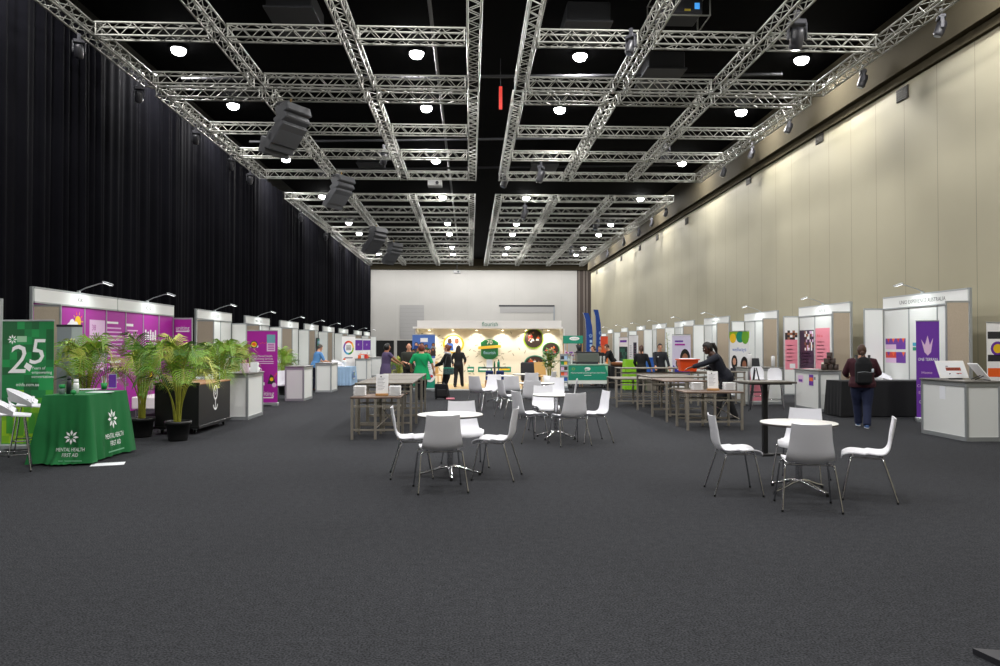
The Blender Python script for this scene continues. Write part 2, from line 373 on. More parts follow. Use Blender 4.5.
# ================================================================== SIDE CHAIRS AND ROUND TABLES
def crom(P, n):
    out = []
    for i in range(len(P)-1):
        p0, p1, p2, p3 = P[max(i-1, 0)], P[i], P[i+1], P[min(i+2, len(P)-1)]
        for k in range(n):
            t = k/n; out.append(tuple(.5*(2*b+(c-a)*t+(2*a-5*b+4*c-d)*t*t+(3*b-a-3*c+d)*t**3) for a, b, c, d in zip(p0, p1, p2, p3)))
    return out+[tuple(P[-1])]
def make_side_chair(label, loc, rz, group):
    t = thing('side_chair', label, 'chair', loc, rz, group)
    prof = crom([(.245, .415, .185), (.232, .447, .2), (.16, .47, .218), (.03, .462, .224), (-.09, .45, .226), (-.16, .462, .225), (-.205, .52, .218), (-.232, .62, .203), (-.255, .73, .19), (-.272, .832, .181)], 4)
    rows = []
    for i, (y, z, w) in enumerate(prof):
        back = min(1, max(0, (z-.48)/.2)); seat = 1-back; r = []
        for k in range(11):
            u = -1+2*k/10; r.append((u*w, y+back*.026*u*u, z+seat*((.034 if y < .0 else .02)*u*u-.012)+(.012*abs(u)**3 if i == len(prof)-1 else 0)))
        rows.append(r)
    MB().grid(rows, WHITE, .011).build('seat_shell', t)
    fr = MB()
    for s in (-1, 1): fr.tube([(s*.185, .15, .437), (s*.185, -.13, .432)], .009, CHROME, 8)
    fr.tube([(-.19, .14, .435), (.19, .14, .435)], .009, CHROME, 8).tube([(-.19, -.12, .432), (.19, -.12, .432)], .009, CHROME, 8).build('seat_frame', t)
    for s in (-1, 1):
        for (y0, y1) in ((.16, .235), (-.14, -.265)):
            l = MB().tube(crom([(s*.17, y0*.9, .437), (s*.212, y0, .43), (s*.228, y0*1.05, .39), (s*.268, y1, .012)], 3), .0095, CHROME, 8).build('leg', t)
            MB().tube([(s*.2675, y1*.998, .02), (s*.269, y1, 0)], .012, RUB, 8).build('foot_cap', l)
    return t
CH = [None]
def chair(label, p, a, group):
    """p: floor position, a: heading in degrees (0 looks away from the camera, 90 to the right)"""
    if CH[0] is None: CH[0] = make_side_chair(label, p, -math.radians(a), group)
    else: dup(CH[0], label, p, -math.radians(a), group)
def chair2(label, r, f, group):
    a, b = G(*r), G(*f); d = b-a; chair(label, (a+b)/2, math.degrees(math.atan2(d.x, d.y)), group)
RT0 = [None]
def round_table(label, px, r=.4, rot=0):
    p = G(*px)
    if RT0[0]: return dup(RT0[0], label, p, rot)
    t = thing('round_table', label, 'table', p, rot, 'round white cafe tables')
    MB().lathe([(0, .75), (r-.004, .75), (r, .746), (r, .742), (r-.012, .738)], LAMW, 48).build('tabletop', t)
    MB().lathe([(r-.012, .7385), (r-.002, .734), (r-.008, .722), (0, .722)], DKW, 48).build('tabletop_edge', t)
    MB().cyl((0, 0), .038, .1, .722, CHROME, 20).cyl((0, 0), .16, .708, .722, BLACK, 20).build('column', t)
    for k in range(4):
        a = k*PI/2+.45; u = Vector((math.cos(a), math.sin(a), 0))
        l = MB().tube([u*.02+Vector((0, 0, .115)), u*.12+Vector((0, 0, .1)), u*.26+Vector((0, 0, .055)), u*.37+Vector((0, 0, .03))], [.032, .03, .024, .02], CHROME, 10, flat=.6).build('base_arm', t)
        MB().tube([u*.365, u*.365+Vector((0, 0, .03))], .018, RUB, 10).build('foot_cap', l)
    RT0[0] = t; return t
round_table('round white cafe table beside the high dark bar table', (799, 491))
round_table('round white cafe table in front of the steel buffet with the menu stand', (450, 475.6), rot=-.38)
round_table('round white cafe table in the middle of the hall behind the front one', (556, 438), rot=.5)
round_table('round white cafe table before the flower vase, third back from the camera', (537, 416), rot=.2)
round_table('small round white table in front of the green shield on the stand', (500, 402), rot=.8)
round_table('furthest round white table, before the teal leaf picture of the stand', (526, 399), rot=.8)
g1 = 'chairs around the table beside the bar table'
chair('white shell chair with its back to the camera, before the bar table', G(807, 507.2), 14, g1)
chair2('white shell chair facing in from the wall side, at the bar-side round table', (893.7, 499.4), (843, 495.5), g1)
chair2('white shell chair facing in beside the crossed buffet legs, near the bar table', (712, 491.7), (757, 492.3), g1)
chair('white shell chair half hidden behind the round table beside the bar table', G(801, 481.5), 217, g1)
g2 = 'chairs around the table in front of the buffet'
chair('white shell chair with its back to the camera, in front of the left buffet', G(440, 489.5), -10, g2)
chair('white shell chair seen edge-on right beside the steel buffet legs', G(412.5, 475.6), 84, g2)
chair('white shell chair in profile on open carpet, between the two front round tables', G(496, 477.5), -76, g2)
chair('white shell chair facing the camera behind the table before the buffet', G(465, 466), 168, g2)
g3 = 'chairs around the middle table'
chair('white shell chair on the curtain side of the middle round table', G(529, 441.5), 68, g3)
chair('white shell chair with its back to the camera at the middle round table', G(569, 444.5), -18, g3)
chair('white shell chair facing the middle round table from the wall side', G(592.5, 441.5), -100, g3)
chair('white shell chair facing the camera behind the middle round table', G(546, 431.5), 172, g3)
g4 = 'chairs around the table before the flower vase'
chair('white chair with its back to the camera at the table before the flower vase', G(533, 419), 8, g4)
chair('white chair facing the flower-vase table from its curtain side', G(510, 417), 70, g4)
chair('white chair facing the camera at the table before the flower vase', G(552.5, 413.5), 212, g4)
chair('white chair seen from the side just before the green coffee cart', G(566, 416), -80, g4)
g5 = 'chairs near the stand'
chair('grey-looking white chair seen from behind, standing before the stand platform', G(480.5, 409.5), 42, g5)
chair('white chair facing the camera before the green shield of the stand', G(491.5, 407), 200, g5)
chair('white chair with its back to the camera before the dark stand table', G(512, 409), 8, g5)
chair('small far white chair seen from behind before the teal leaf picture', G(531, 402.5), 0, g5)
chair('small far white chair seen from the side before the plant pot', G(546.5, 400), -62, g5)
# ------------------------------------------------------------------ high bar table
p = G(765, 455.5)
t = thing('bar_table', 'high square dark-topped bar table on a single black post', 'bar table', p, .1)
MB().box(-.36, .36, -.26, .26, 1.045, 1.075, mat('grey_brown_top', '#57524a', .4), .006).build('tabletop', t)
MB().box(-.3, .3, -.22, .22, 1.03, 1.044, BLACK).box(-.035, .035, -.035, .035, .03, 1.03, BLACK, .008).build('post', t)
mb = MB(); mb.box(-.09, .09, -.09, .09, 0, .035, BLACK, .008).box(.08, .4, -.03, .03, .004, .03, BLACK, .008).box(-.03, .03, .08, .4, .004, .03, BLACK, .008).build('base', t)
# ================================================================== STEEL BUFFETS
def steel_table(label, x0, x1, y0, y1, h, top=None, mid=True, cross=False, shelf=False, group='steel buffet tables'):
    t = thing('buffet_table', label, 'buffet table', ((x0+x1)/2, (y0+y1)/2, 0), 0, group); a, b = (x1-x0)/2, (y1-y0)/2
    MB().box(-a, a, -b, b, h-.03, h, top or STEEL, .006).build('tabletop', t)
    xs = [-a+.03, a-.03]+([0.0] if mid else [])
    for x in xs:
        for y in (-b+.03, b-.03): MB().box(x-.02, x+.02, y-.02, y+.02, 0, h-.031, STEEL).build('leg', t)
    for nm, z in (('lower_rail', .16), ('upper_rail', h-.16)):
        for y in (-b+.03, b-.03): MB().box(-a+.05, a-.05, y-.012, y+.012, z-.015, z+.015, STEEL).build(nm, t)
    if cross: MB().tube([(-.0, -b+.06, .18), (a-.06, b-.06, h-.2)], .01, STEEL, 6).tube([(a-.06, -b+.08, .2), (0, b-.06, h-.2)], .01, STEEL, 6).build('brace', t)
    return t
BTOP = mat('buffet_brown_top', '#6a5648', .6, noise=(3, .2)); STOP = mat('satin_steel_top', '#6f685d', .65, .3)
LX0, LX1 = -2.02, -1.08
steel_table('low steel buffet table with two plate stacks and menu stand, curtain side', LX0, LX1-.1, 12.75, 13.6, .72, BTOP, cross=True)
steel_table('tall steel buffet table right behind the low one, curtain side', LX0-.1, LX1+.02, 13.9, 15.4, .9, STOP)
steel_table('tall steel buffet table, second in the curtain-side row', LX0-.1, LX1, 15.5, 17.2, .9, STOP)
steel_table('steel buffet table at the far end of the curtain-side row', LX0-.1, LX1, 17.3, 18.7, .9, STOP)
steel_table('low steel buffet table with plates and a menu stand, before the leaning woman', 4.05, 5.14, 13.9, 14.7, .72, BTOP, cross=True)
steel_table('steel buffet table the leaning woman reaches across', 4.05, 4.92, 15.4, 16.7, .86, BTOP)
steel_table('tall steel buffet table, third in the row before the leaning woman', 4.1, 5.35, 16.85, 18.4, .88, STOP)
steel_table('low steel table at the far end of the buffet row, near the black cloth', 3.75, 5.2, 19.2, 20.5, .74, STOP)
steel_table('long steel prep table behind the buffets, before the dark-clad waiting staff', 4.3, 7.4, 21.3, 22.2, .95, STOP, group='steel prep tables')
steel_table('steel table under the orange tub, beyond the buffets', 6.0, 7.3, 19.6, 20.3, .9, STOP, group='steel prep tables')
def plates(px, py, z, where, n=8):
    p = G(px, py, z); pr = None; lab = 'square white plate stacked %s' % where; gp = 'white plates, '+where
    for k in range(n):
        if pr is None:
            pr = thing('square_plate', lab, 'plate', (p.x, p.y, z+.001), 0, gp)
            MB().box(-.07, .07, -.07, .07, 0, .006, WPRINT, .003).box(-.1, .1, -.1, .1, .0065, .0175, WPRINT, .004).build('plate_body', pr)
        else: dup(pr, lab, (p.x+.002*math.sin(k*2.1), p.y, z+.001+k*.0185), .03*math.sin(k*1.7), gp)
plates(360, 395.6, .72, 'on the outer end of the left buffet', 9)
plates(395, 395.6, .72, 'on the left buffet, nearer the white round table', 9)
plates(697, 390, .72, 'on the right buffet, further from the bar table', 8)
plates(729, 390, .72, 'on the right buffet, close to the bar table', 8)
def menu(px, py, z, label):
    p = G(px, py, z); t = thing('menu_stand', label, 'menu stand', (p.x, p.y, z+.001), 0)
    MB().box(-.11, .11, -.05, .05, 0, .04, WOOD, .006).build('wooden_base', t)
    mb = MB().at(T(0, 0, .04)@RX(math.radians(-6))); mb.box(-.105, .105, -.006, .006, 0, .33, WPRINT, .003)
    mb.at(mb.M@T(0, -.0062, 0)@FRONT); mb.disc(-.02, .29, .012, 0, .001, INK)
    for k in range(9): mb.box(-.08, .05-.02*(k % 3), .26-.025*k, .266-.025*k, 0, .001, GINK)
    mb.build('menu_card', t)
menu(382, 395.8, .72, 'white menu card in a wooden base on the left buffet')
menu(713, 390.5, .72, 'white menu card in a wooden base on the right buffet')
# ================================================================== COUNTERS AND BOOTHS
def counter(label, px, side, w=.5, d=1.15, h=1.0, top=GREYT, dx=0):
    """px: floor pixel of the corner nearest the aisle and the camera; side -1 left row, 1 right row"""
    c = G(*px); t = thing('reception_counter', label, 'counter', (c.x+dx, c.y, 0), 0, 'white booth counters'); x1 = side*w
    MB().box(0, x1, .02, d-.02, .07, h-.08, PANEL).build('body', t)
    for x in (0, x1):
        for y in (0, d): MB().box(x-.025, x+.025, y-.025, y+.025, 0, h-.03, ALUP, .008).build('corner_post', t)
    for z, nm in ((.035, 'bottom_rail'), (h-.065, 'top_rail')):
        mb = MB()
        for y in (0, d): mb.box(.02*side, x1-.02*side, y-.02, y+.02, z-.035, z+.035, ALUP)
        for x in (0, x1): mb.box(x-.02, x+.02, .02, d-.02, z-.035, z+.035, ALUP)
        mb.build(nm, t)
    mb = MB(); mb.box(.02*side, x1-.02*side, -.006, .02, .07, h-.1, PANEL).build('front_panel', t)
    mb = MB(); mb.box(-.006*side, .02*side, .02, d-.02, .07, h-.1, PANEL).build('side_panel', t)
    MB().box(-side*.05, x1+side*.03, -.05, d+.03, h-.028, h, top, .006).build('worktop', t)
    return t
WHT = mat('white_wing', '#e9ebe8', .5)
BL, BR = -8.0, 10.6
def booth(side, pa, pb, label, header=None, prints=None, base=PANEL, lights=(.5,), post=1, splits=1, farwing=True, fw_draw=None, hsize=.13, nearwing=True, ys=None):
    """pa: photo x of the end nearer the camera, pb: of the far end"""
    X = BL if side < 0 else BR; nx = -side; K = abs(X)/(6.75 if side < 0 else 7.85); ZS = T(0, 0, EYE*(1-K))@Matrix.Diagonal((1, K, K, 1)); ZW = T(0, 0, EYE*(1-K))@Matrix.Diagonal((K, 1, K, 1))
    HT, HB, WT = (2.67, 2.37, 2.34) if side < 0 else (2.82, 2.5, 2.54)
    y0, y1 = ys or (AX(pa, 340, X).y, AX(pb, 340, X).y); L = y1-y0
    t = thing('exhibition_booth', label, 'exhibition booth', (X, y0, 0), 0, 'white shell-scheme booths')
    n = max(2, round(L)) if post else 1; D = face_to(nx)
    for k in range(n):
        a, b = L*k/n, L*(k+1)/n; mb = MB().box(-nx*.04, 0, a+.02, b-.02, .05, HB, base if not isinstance(base, (list, tuple)) else base[k % len(base)])
        if prints and k in prints: mb.at(T(.0015*nx, (a+b)/2, 0)@ZS@D); prints[k](mb, ((b-a)-.06)/K)
        mb.build('wall_panel', t)
    for k in range(n+1): MB().box(-nx*.045, nx*.012, L*k/n-.02, L*k/n+.02, 0, HT if k in (0, n) else HB, ALUP, .005).build('post', t)
    for q in range(splits):
        a, b = L*q/splits, L*(q+1)/splits
        h = MB().box(-nx*.03, nx*.03, a+.022, b-.022, HB+.03, HT-.035, WHT).box(-nx*.035, nx*.035, a+.022, b-.022, HB, HB+.03, ALUP).box(-nx*.035, nx*.035, a+.022, b-.022, HT-.035, HT, ALUP).build('header', t)
        hd = header[q] if isinstance(header, list) else header
        if hd: MB().at(T(nx*.031, (a+b)/2, 0)@D).text(hd, 0, HB+.1, hsize, INK, width=min(len(hd)*hsize*.55, (b-a)*.75)).build('header_lettering', h)
        al = MB(); y = (a+b)/2; al.box(-nx*.02, nx*.02, y-.04, y+.04, HT, HT+.04, ALUP).tube([(0, y, HT+.03), (nx*.14, y, HT+.1), (nx*.42, y, HT+.19), (nx*.52, y, HT+.19)], .011, ALUP, 6)
        a_ = al.build('arm_light', t)
        MB().at(T(nx*.58, y, HT+.19)@RY(nx*.35)).box(-.09, .09, -.07, .07, -.012, .02, ALUP, .006).box(-.075, .075, -.055, .055, -.018, -.012, SGLOW).build('lamp_head', a_)
        spot('booth_light', (X+nx*.58, y0+y, HT+.14), (X, y0+y, 2.0), BOOTHL, 130, .8, .06, (.93, 1, .98))
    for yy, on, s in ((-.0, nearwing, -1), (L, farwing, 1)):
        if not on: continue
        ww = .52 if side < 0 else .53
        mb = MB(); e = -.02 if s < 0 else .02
        mb.box(nx*.04, nx*(ww-.03), yy+min(0, e), yy+max(0, e), .05, WT-.04, WHT if s > 0 else BEIGE)      # outer skin, beige at the near end, white at the far end
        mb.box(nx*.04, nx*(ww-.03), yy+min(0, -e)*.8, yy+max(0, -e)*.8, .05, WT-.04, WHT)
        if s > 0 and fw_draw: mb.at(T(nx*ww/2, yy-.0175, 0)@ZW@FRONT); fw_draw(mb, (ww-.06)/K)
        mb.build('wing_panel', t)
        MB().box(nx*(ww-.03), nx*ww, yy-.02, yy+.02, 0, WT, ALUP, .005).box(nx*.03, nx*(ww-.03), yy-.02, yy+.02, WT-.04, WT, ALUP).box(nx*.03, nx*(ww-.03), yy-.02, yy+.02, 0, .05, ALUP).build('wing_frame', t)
    return t
E1 = .001
def lines(mb, x, y, w, n, m, dy=.055, th=.02, seed=1, al='L'):
    r = random.Random(seed)
    for k in range(n):
        l = w*r.uniform(.6, 1); x0 = x if al == 'L' else x-l/2; mb.box(x0, x0+l, y-dy*k-th, y-dy*k, 0, E1, m)
def cloud(mb, x, y, s, m, z=0):
    for k, (dx, dy, r) in enumerate(((-.5, 0, .3), (-.15, .18, .36), (.3, .05, .34), (.62, -.08, .22), (.05, -.1, .38))): mb.disc(x+dx*s, y+dy*s, r*s, z, z+E1+.0004*k, m, 12)
def sun(mb, x, y, s, z=0):
    mb.disc(x, y, .5*s, z, z+1.5*E1, YEL, 14)
    for k in range(10):
        a = 2*PI*k/10; c, d = math.cos(a), math.sin(a); mb.poly([(x+c*.6*s-d*.07*s, y+d*.6*s+c*.07*s), (x+c*.6*s+d*.07*s, y+d*.6*s-c*.07*s), (x+c*.95*s, y+d*.95*s)], z, z+E1, ORNG if k % 2 else YEL)
def bg(m, z0=.05, z1=2.2): return lambda mb, w: mb.box(-w/2, w/2, z0, z1, -.001, 0, m)
def mag1(mb, w): sun(mb, .17, 2.0, .2); cloud(mb, .02, 1.9, .26, WPRINT, 2*E1); lines(mb, -.05, 1.5, .42, 6, WPRINT, .08, .03, 3); cloud(mb, 0, .7, .2, PPALE)
def mag2(mb, w):
    for k, tx in enumerate(('38', '1,267')):
        z = 1.62-.5*k; mb.box(-.22, .34, z, z+.43, 0, E1, PPALE); mb.text(tx, -.14, z+.24, .15, MAG, E1, 'LEFT')
        for q in range(2): mb.box(-.15, .25, z+.13-.06*q, z+.15-.06*q, E1, 2*E1, MAG)
def mag3(mb, w): mb.box(-.36, .08, 2.0, 2.04, 0, E1, WPRINT); lines(mb, -.36, 1.93, .66, 8, PPALE, .075, .025, 5); mb.box(-.3, .2, 1.26, 1.3, 0, E1, WPRINT); lines(mb, -.3, 1.2, .6, 5, PPALE, .075, .025, 8)
def mag4(mb, w): mb.box(-.38, -.06, 1.97, 2.02, 0, E1, WPRINT); lines(mb, -.32, 1.9, .6, 9, PPALE, .075, .025, 11)
def mag5(mb, w):
    for k in range(5): mb.box(-.1+.12*k-.2, -.03+.12*k-.2, 1.7, 1.92-.04*(k % 2), 0, E1, WPRINT)
    mb.text('uniting', 0, 1.72, .2, WPRINT, E1); mb.box(-.3, .3, 1.62, 1.66, 0, E1, WPRINT)
    mb.poly([(-.1, .9), (.08, .9), (.02, 1.3), (-.06, 1.3)], 0, E1, YEL); mb.poly([(-.02, 1.2), (.1, 1.2), (.06, 1.5)], 0, E1, LBLUE)
def magw(mb, w): mb.box(-w/2, w/2, .05, 2.2, -E1, 0, MAG); mb.text('uniting', 0, 1.95, .13, WPRINT, 0, width=.3); mb.box(-.15, .15, 1.9, 1.93, 0, E1, WPRINT)
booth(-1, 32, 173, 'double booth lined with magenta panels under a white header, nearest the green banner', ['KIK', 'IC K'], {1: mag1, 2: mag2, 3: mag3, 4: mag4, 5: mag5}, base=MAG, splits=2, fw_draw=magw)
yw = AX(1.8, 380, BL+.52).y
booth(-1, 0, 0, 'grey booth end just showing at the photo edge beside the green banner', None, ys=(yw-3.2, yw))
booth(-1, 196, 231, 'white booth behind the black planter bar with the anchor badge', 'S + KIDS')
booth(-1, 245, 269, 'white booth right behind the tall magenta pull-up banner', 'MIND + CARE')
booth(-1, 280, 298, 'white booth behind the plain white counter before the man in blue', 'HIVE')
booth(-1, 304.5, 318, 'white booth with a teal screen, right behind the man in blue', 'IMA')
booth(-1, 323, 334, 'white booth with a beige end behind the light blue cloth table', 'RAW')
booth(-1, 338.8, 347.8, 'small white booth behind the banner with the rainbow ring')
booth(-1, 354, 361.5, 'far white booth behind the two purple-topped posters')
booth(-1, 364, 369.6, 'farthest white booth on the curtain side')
def red1(mb, w):
    for z, a, b in ((1.52, PURP, RED), (1.27, RED, PURP)):
        mb.box(-.35, .3, z, z+.2, 0, E1, PPALE); mb.box(-.35, .3, z+.09, z+.2, E1, 2*E1, a); mb.box(.0, .3, z, z+.2, E1, 2.2*E1, b if z < 1.5 else a)
        for k in range(4): mb.poly([(-.3+.16*k, z+.2), (-.2+.16*k, z+.2), (-.25+.16*k, z+.12)], 2.4*E1, 3*E1, (b, ORNG)[k % 2])
def blu(mb, w): mb.box(-.3, .1, 1.58, 1.64, 0, E1, mat('cyan_print', '#3aa6c9', .5)); mb.box(-.3, -.05, 1.5, 1.56, 0, E1, TEAL)
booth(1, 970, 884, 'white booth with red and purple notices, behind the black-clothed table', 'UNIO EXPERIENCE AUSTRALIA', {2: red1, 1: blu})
def photo(mb, x, y, w, h, cols, z=0, seed=2, cell=.06):
    r = random.Random(seed); nx_, ny_ = max(2, int(w/cell)), max(2, int(h/cell))
    for i in range(nx_):
        for j in range(ny_): mb.box(x-w/2+w*i/nx_, x-w/2+w*(i+1)/nx_, y-h/2+h*j/ny_, y-h/2+h*(j+1)/ny_, z, z+E1, r.choice(cols))
def pinkp(mb, w): mb.box(-.38, .3, 1.05, 1.98, 0, E1, PINK); mb.text('Ask us', -.3, 1.78, .1, RED, E1, 'LEFT'); lines(mb, -.3, 1.68, .5, 6, mat('rose_print', '#c9506a', .5), .08, .02, 4); mb.box(-.1, .18, 1.08, 1.22, E1, 2*E1, CREAM)
def darkp(mb, w):
    P2 = mat('plum_print', '#3b2340', .5); mb.box(-.4, .35, 1.05, 1.95, 0, E1, P2); photo(mb, .1, 1.7, .45, .45, [SKIN3, WPRINT, P2, HBR, PPALE], E1, 4); lines(mb, -.33, 1.42, .55, 5, PPALE, .07, .02, 6)
def pinkw(mb, w): mb.box(-.16, .14, 1.02, 1.95, 0, E1, PINK); photo(mb, -.01, 1.84, .3, .22, [P for P in (BROWN, SKIN3, INK, WPRINT)], E1, 5, .05); lines(mb, -.12, 1.6, .22, 5, mat('rose_print', '#c9506a', .5), .09, .02, 4); mb.box(-.05, .08, 1.05, 1.16, E1, 2*E1, WPRINT)
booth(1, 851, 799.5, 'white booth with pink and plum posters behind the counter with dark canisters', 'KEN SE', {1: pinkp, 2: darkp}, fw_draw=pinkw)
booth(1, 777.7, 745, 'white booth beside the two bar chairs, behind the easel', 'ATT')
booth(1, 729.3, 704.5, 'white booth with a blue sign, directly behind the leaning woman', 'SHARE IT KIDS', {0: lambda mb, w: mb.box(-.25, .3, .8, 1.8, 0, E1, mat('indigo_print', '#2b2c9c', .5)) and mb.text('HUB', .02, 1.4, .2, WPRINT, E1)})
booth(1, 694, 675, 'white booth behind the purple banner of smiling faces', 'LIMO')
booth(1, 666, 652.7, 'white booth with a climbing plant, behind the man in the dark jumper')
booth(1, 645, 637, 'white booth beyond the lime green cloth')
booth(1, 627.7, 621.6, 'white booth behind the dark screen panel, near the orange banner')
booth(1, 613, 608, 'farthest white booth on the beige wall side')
c1 = counter('white counter with mugs and bags on top, beside the black planter bar', (247, 419.8), -1)
counter('plain empty white counter in front of the man in blue', (303.3, 401), -1)
counter('white counter the man in the blue shirt leans on', (330.8, 392.3), -1)
counter('far white counter piled with gifts before the purple-topped posters', (366.5, 380.5), -1, d=1.6)
counter('farthest white counter, beside the woman in the purple dress', (381.5, 376.5), -1, w=.7, d=1.6)
def sheet_paper(mb, x, y, w, h, m=PAPER): mb.box(x-w/2, x+w/2, y-h/2, y+h/2, 0, .002, m)
cR = counter('large white counter with two tilted white-framed screens', (967, 441.5), 1, w=.56, d=1.2)
mb = MB().at(T(-.008, .62, .8)@face_to(-1)); mb.box(-.08, .08, -.14, .08, 0, .002, PAPER); mb.build('paper_notice', cR)
cA = counter('white counter with purple stickers and dark canisters, beyond the black-clothed table', (819.6, 412), 1, d=1.3)
mb = MB().at(T(-.008, .65, .78)@face_to(-1)); mb.box(.12, .35, -.17, .1, 0, .002, PURP); mb.box(.14, .33, -.06, .03, .002, .003, ORNG); mb.box(-.5, -.2, -.12, .06, 0, .002, PPALE); mb.box(-.45, -.25, -.1, -.04, .002, .003, PURP); mb.box(.38, .47, -.02, .05, 0, .002, GINK); mb.build('sticker', cA)
cW = counter('white counter with a pink poster, under the banner with green and yellow circles', (749, 404.5), 1, w=.9, d=.9)
mb = MB().at(T(.3, -.0075, .5)@FRONT); mb.poly([(-.28, -.4), (-.28, .38), (-.1, .4), (.05, .3), (.06, -.4)], 0, .002, PINK); mb.disc(0, .2, .05, .002, .003, BLUE); mb.build('poster', cW)
def at0(px, Y): p = AY(px, 380, Y); return Vector((p.x, p.y, 0))
# ================================================================== PULL-UP BANNERS
def flower(mb, x, y, s, m, z=0, n=8):
    for k in range(n):
        a = 2*PI*k/n+PI/2; c, d = math.cos(a), math.sin(a)
        mb.poly([(x+c*.22*s, y+d*.22*s), (x+c*.6*s-d*.17*s, y+d*.6*s+c*.17*s), (x+c*s, y+d*s), (x+c*.6*s+d*.17*s, y+d*.6*s-c*.17*s)], z, z+E1, m)
def pullup(label, px, w, h, a, base, draw, tilt=0, pos=None, low=.09):
    p = pos or G(*px); t = thing('pull_up_banner', label, 'pull-up banner', p, math.radians(a), 'printed pull-up banners')
    MB().box(-w/2-.02, w/2+.02, -.09, .09, .012, low, ALUP, .015).box(-w/2, -w/2+.12, -.13, .13, 0, .014, ALUP).box(w/2-.12, w/2, -.13, .13, 0, .014, ALUP).build('base', t)
    MB().tube([(0, .04, low), (0, .035, h)], .01, ALUP, 8).build('pole', t)
    MB().box(-w/2, w/2, -.012, .012, h-.025, h, ALUP, .004).build('top_rail', t)
    mb = MB().box(-w/2+.005, w/2-.005, -.002, .002, low, h-.02, base); mb.at(T(0, -.0025, 0)@FRONT); draw(mb, w); mb.build('printed_sheet', t)
    return t
def d_green(mb, w):
    r = random.Random(3)
    gs = [mat('g_a', '#0c7a3e', .5), mat('g_b', '#0a6a35', .5), mat('g_c', '#129048', .5), mat('g_d', '#085a2c', .5)]; ls = [mat('g_e', '#3f9a2c', .5), mat('g_f', '#7db51f', .5), mat('g_g', '#5ea724', .5), mat('g_h', '#96c41c', .5)]
    for i in range(7):
        for j in range(16):
            y0, y1 = .1+1.85*j/16, .1+1.85*(j+1)/16; f = j/16
            m = r.choice(ls[1:]) if f < .3 else (r.choice(ls[:3]+gs[:2]) if f < .42 else r.choice(gs)); mb.box(-w/2+.01+(w-.02)*i/7, -w/2+.01+(w-.02)*(i+1)/7, y0, y1, 0, E1*.6, m)
    W_ = WPRINT; mb.text('2', -.17, 1.17, .62, W_, E1, 'CENTER', shear=.15); mb.text('5', .13, 1.31, .55, W_, E1, 'CENTER', shear=.15)
    mb.poly([(-.02, 1.33), (.07, 1.28), (.03, 1.19), (-.06, 1.26)], E1, 2*E1, W_)
    flower(mb, -.24, 1.68, .075, W_, E1)
    mb.box(-.17, -.02, 1.64, 1.73, E1, 2*E1, mat('pale_green_print', '#9cc7a4', .5))
    for k, s in enumerate(('Years of', 'empowering', 'conversations')): mb.text(s, .06, 1.225-.065*k, .062, W_, E1, 'LEFT')
    mb.text('mhfa.com.au', .0, .97, .07, W_, E1)
    for k in range(4): mb.poly([(-.32+.17*k, .25), (-.22+.17*k, .25), (-.22+.17*k, .5), (-.27+.17*k, .58), (-.32+.17*k, .5)], E1, 2*E1, ls[(k*2) % 4])
pullup('green pull-up banner with a large white 25, behind the white bar stools', (27, 450), .8, 1.98, -3, GREEN, d_green)
def d_mag(mb, w):
    cloud(mb, -.22, 1.58, .14, WPRINT)
    for k, m in enumerate((INK, YEL, ORNG)): mb.disc(-.22, 1.62, .1-.025*k, .003+.0006*k, .0035+.0006*k, m, 16)
    for k in range(4): mb.box(-.06+.05*k, -.03+.05*k, 1.64+.02*(k % 2), 1.655+.02*(k % 2), 0, E1, ORNG)
    mb.box(.12, .34, 1.66, 1.88, 0, E1, mat('soft_teal_print', '#6fa9b2', .5)); mb.box(.12, .34, 1.44, 1.66, 0, E1, PPALE)
    for k in range(4): mb.box(.15, .31, 1.48+.045*k, 1.5+.045*k, E1, 2*E1, MAG)
    mb.text('Uniting Mental Health', -.34, 1.29, .075, WPRINT, 0, 'LEFT', width=.6); mb.text('and Wellbeing Services', -.34, 1.22, .075, WPRINT, 0, 'LEFT', width=.62)
    lines(mb, -.24, 1.18, .55, 2, PPALE, .05, .02, 2)
    mb.poly([(.14, .58), (.36, .56), (.3, .78), (.22, .84)], 0, E1, INK); mb.disc(.25, .7, .05, E1, 2*E1, YEL, 10); mb.disc(.32, .55, .06, 2*E1, 3*E1, PPALE, 14)
    for k in range(3): mb.box(-.05+.04*k, -.01+.04*k, .62-.04*k, .7-.04*k, 0, E1, WPRINT); mb.box(.3+.03*k, .32+.03*k, .72+.05*k, .77+.05*k, 0, E1, ORNG)
    mb.text('uniting', .1, .27, .17, WPRINT, 0, width=.42); mb.box(-.1, .3, .2, .23, 0, E1, WPRINT)
pullup('tall magenta pull-up banner with a small rainbow cloud, beside the white counter of mugs', (262, 405.8), .82, 2.0, -2, MAG, d_mag)
def crowd(mb, x0, x1, y0, y1, n, seed, z=0, body=None):
    r = random.Random(seed)
    for k in range(n):
        x = r.uniform(x0, x1); y = r.uniform(y0, y1); s = (x1-x0)*.09; zz = z+.0008*k
        mb.poly([(x-1.5*s, y-2.6*s), (x+1.5*s, y-2.6*s), (x+1.1*s, y-.9*s), (x-1.1*s, y-.9*s)], zz, zz+.0004, r.choice(body or [NAVY, INK, GREYP, BROWN, DGRN])); mb.disc(x, y, s, zz+.0004, zz+.0006, r.choice([BROWN, HBLK, INK, SKIN3]), 10); mb.disc(x, y-.15*s, .72*s, zz+.0006, zz+.0008, r.choice([SKIN1, SKIN3]), 10)
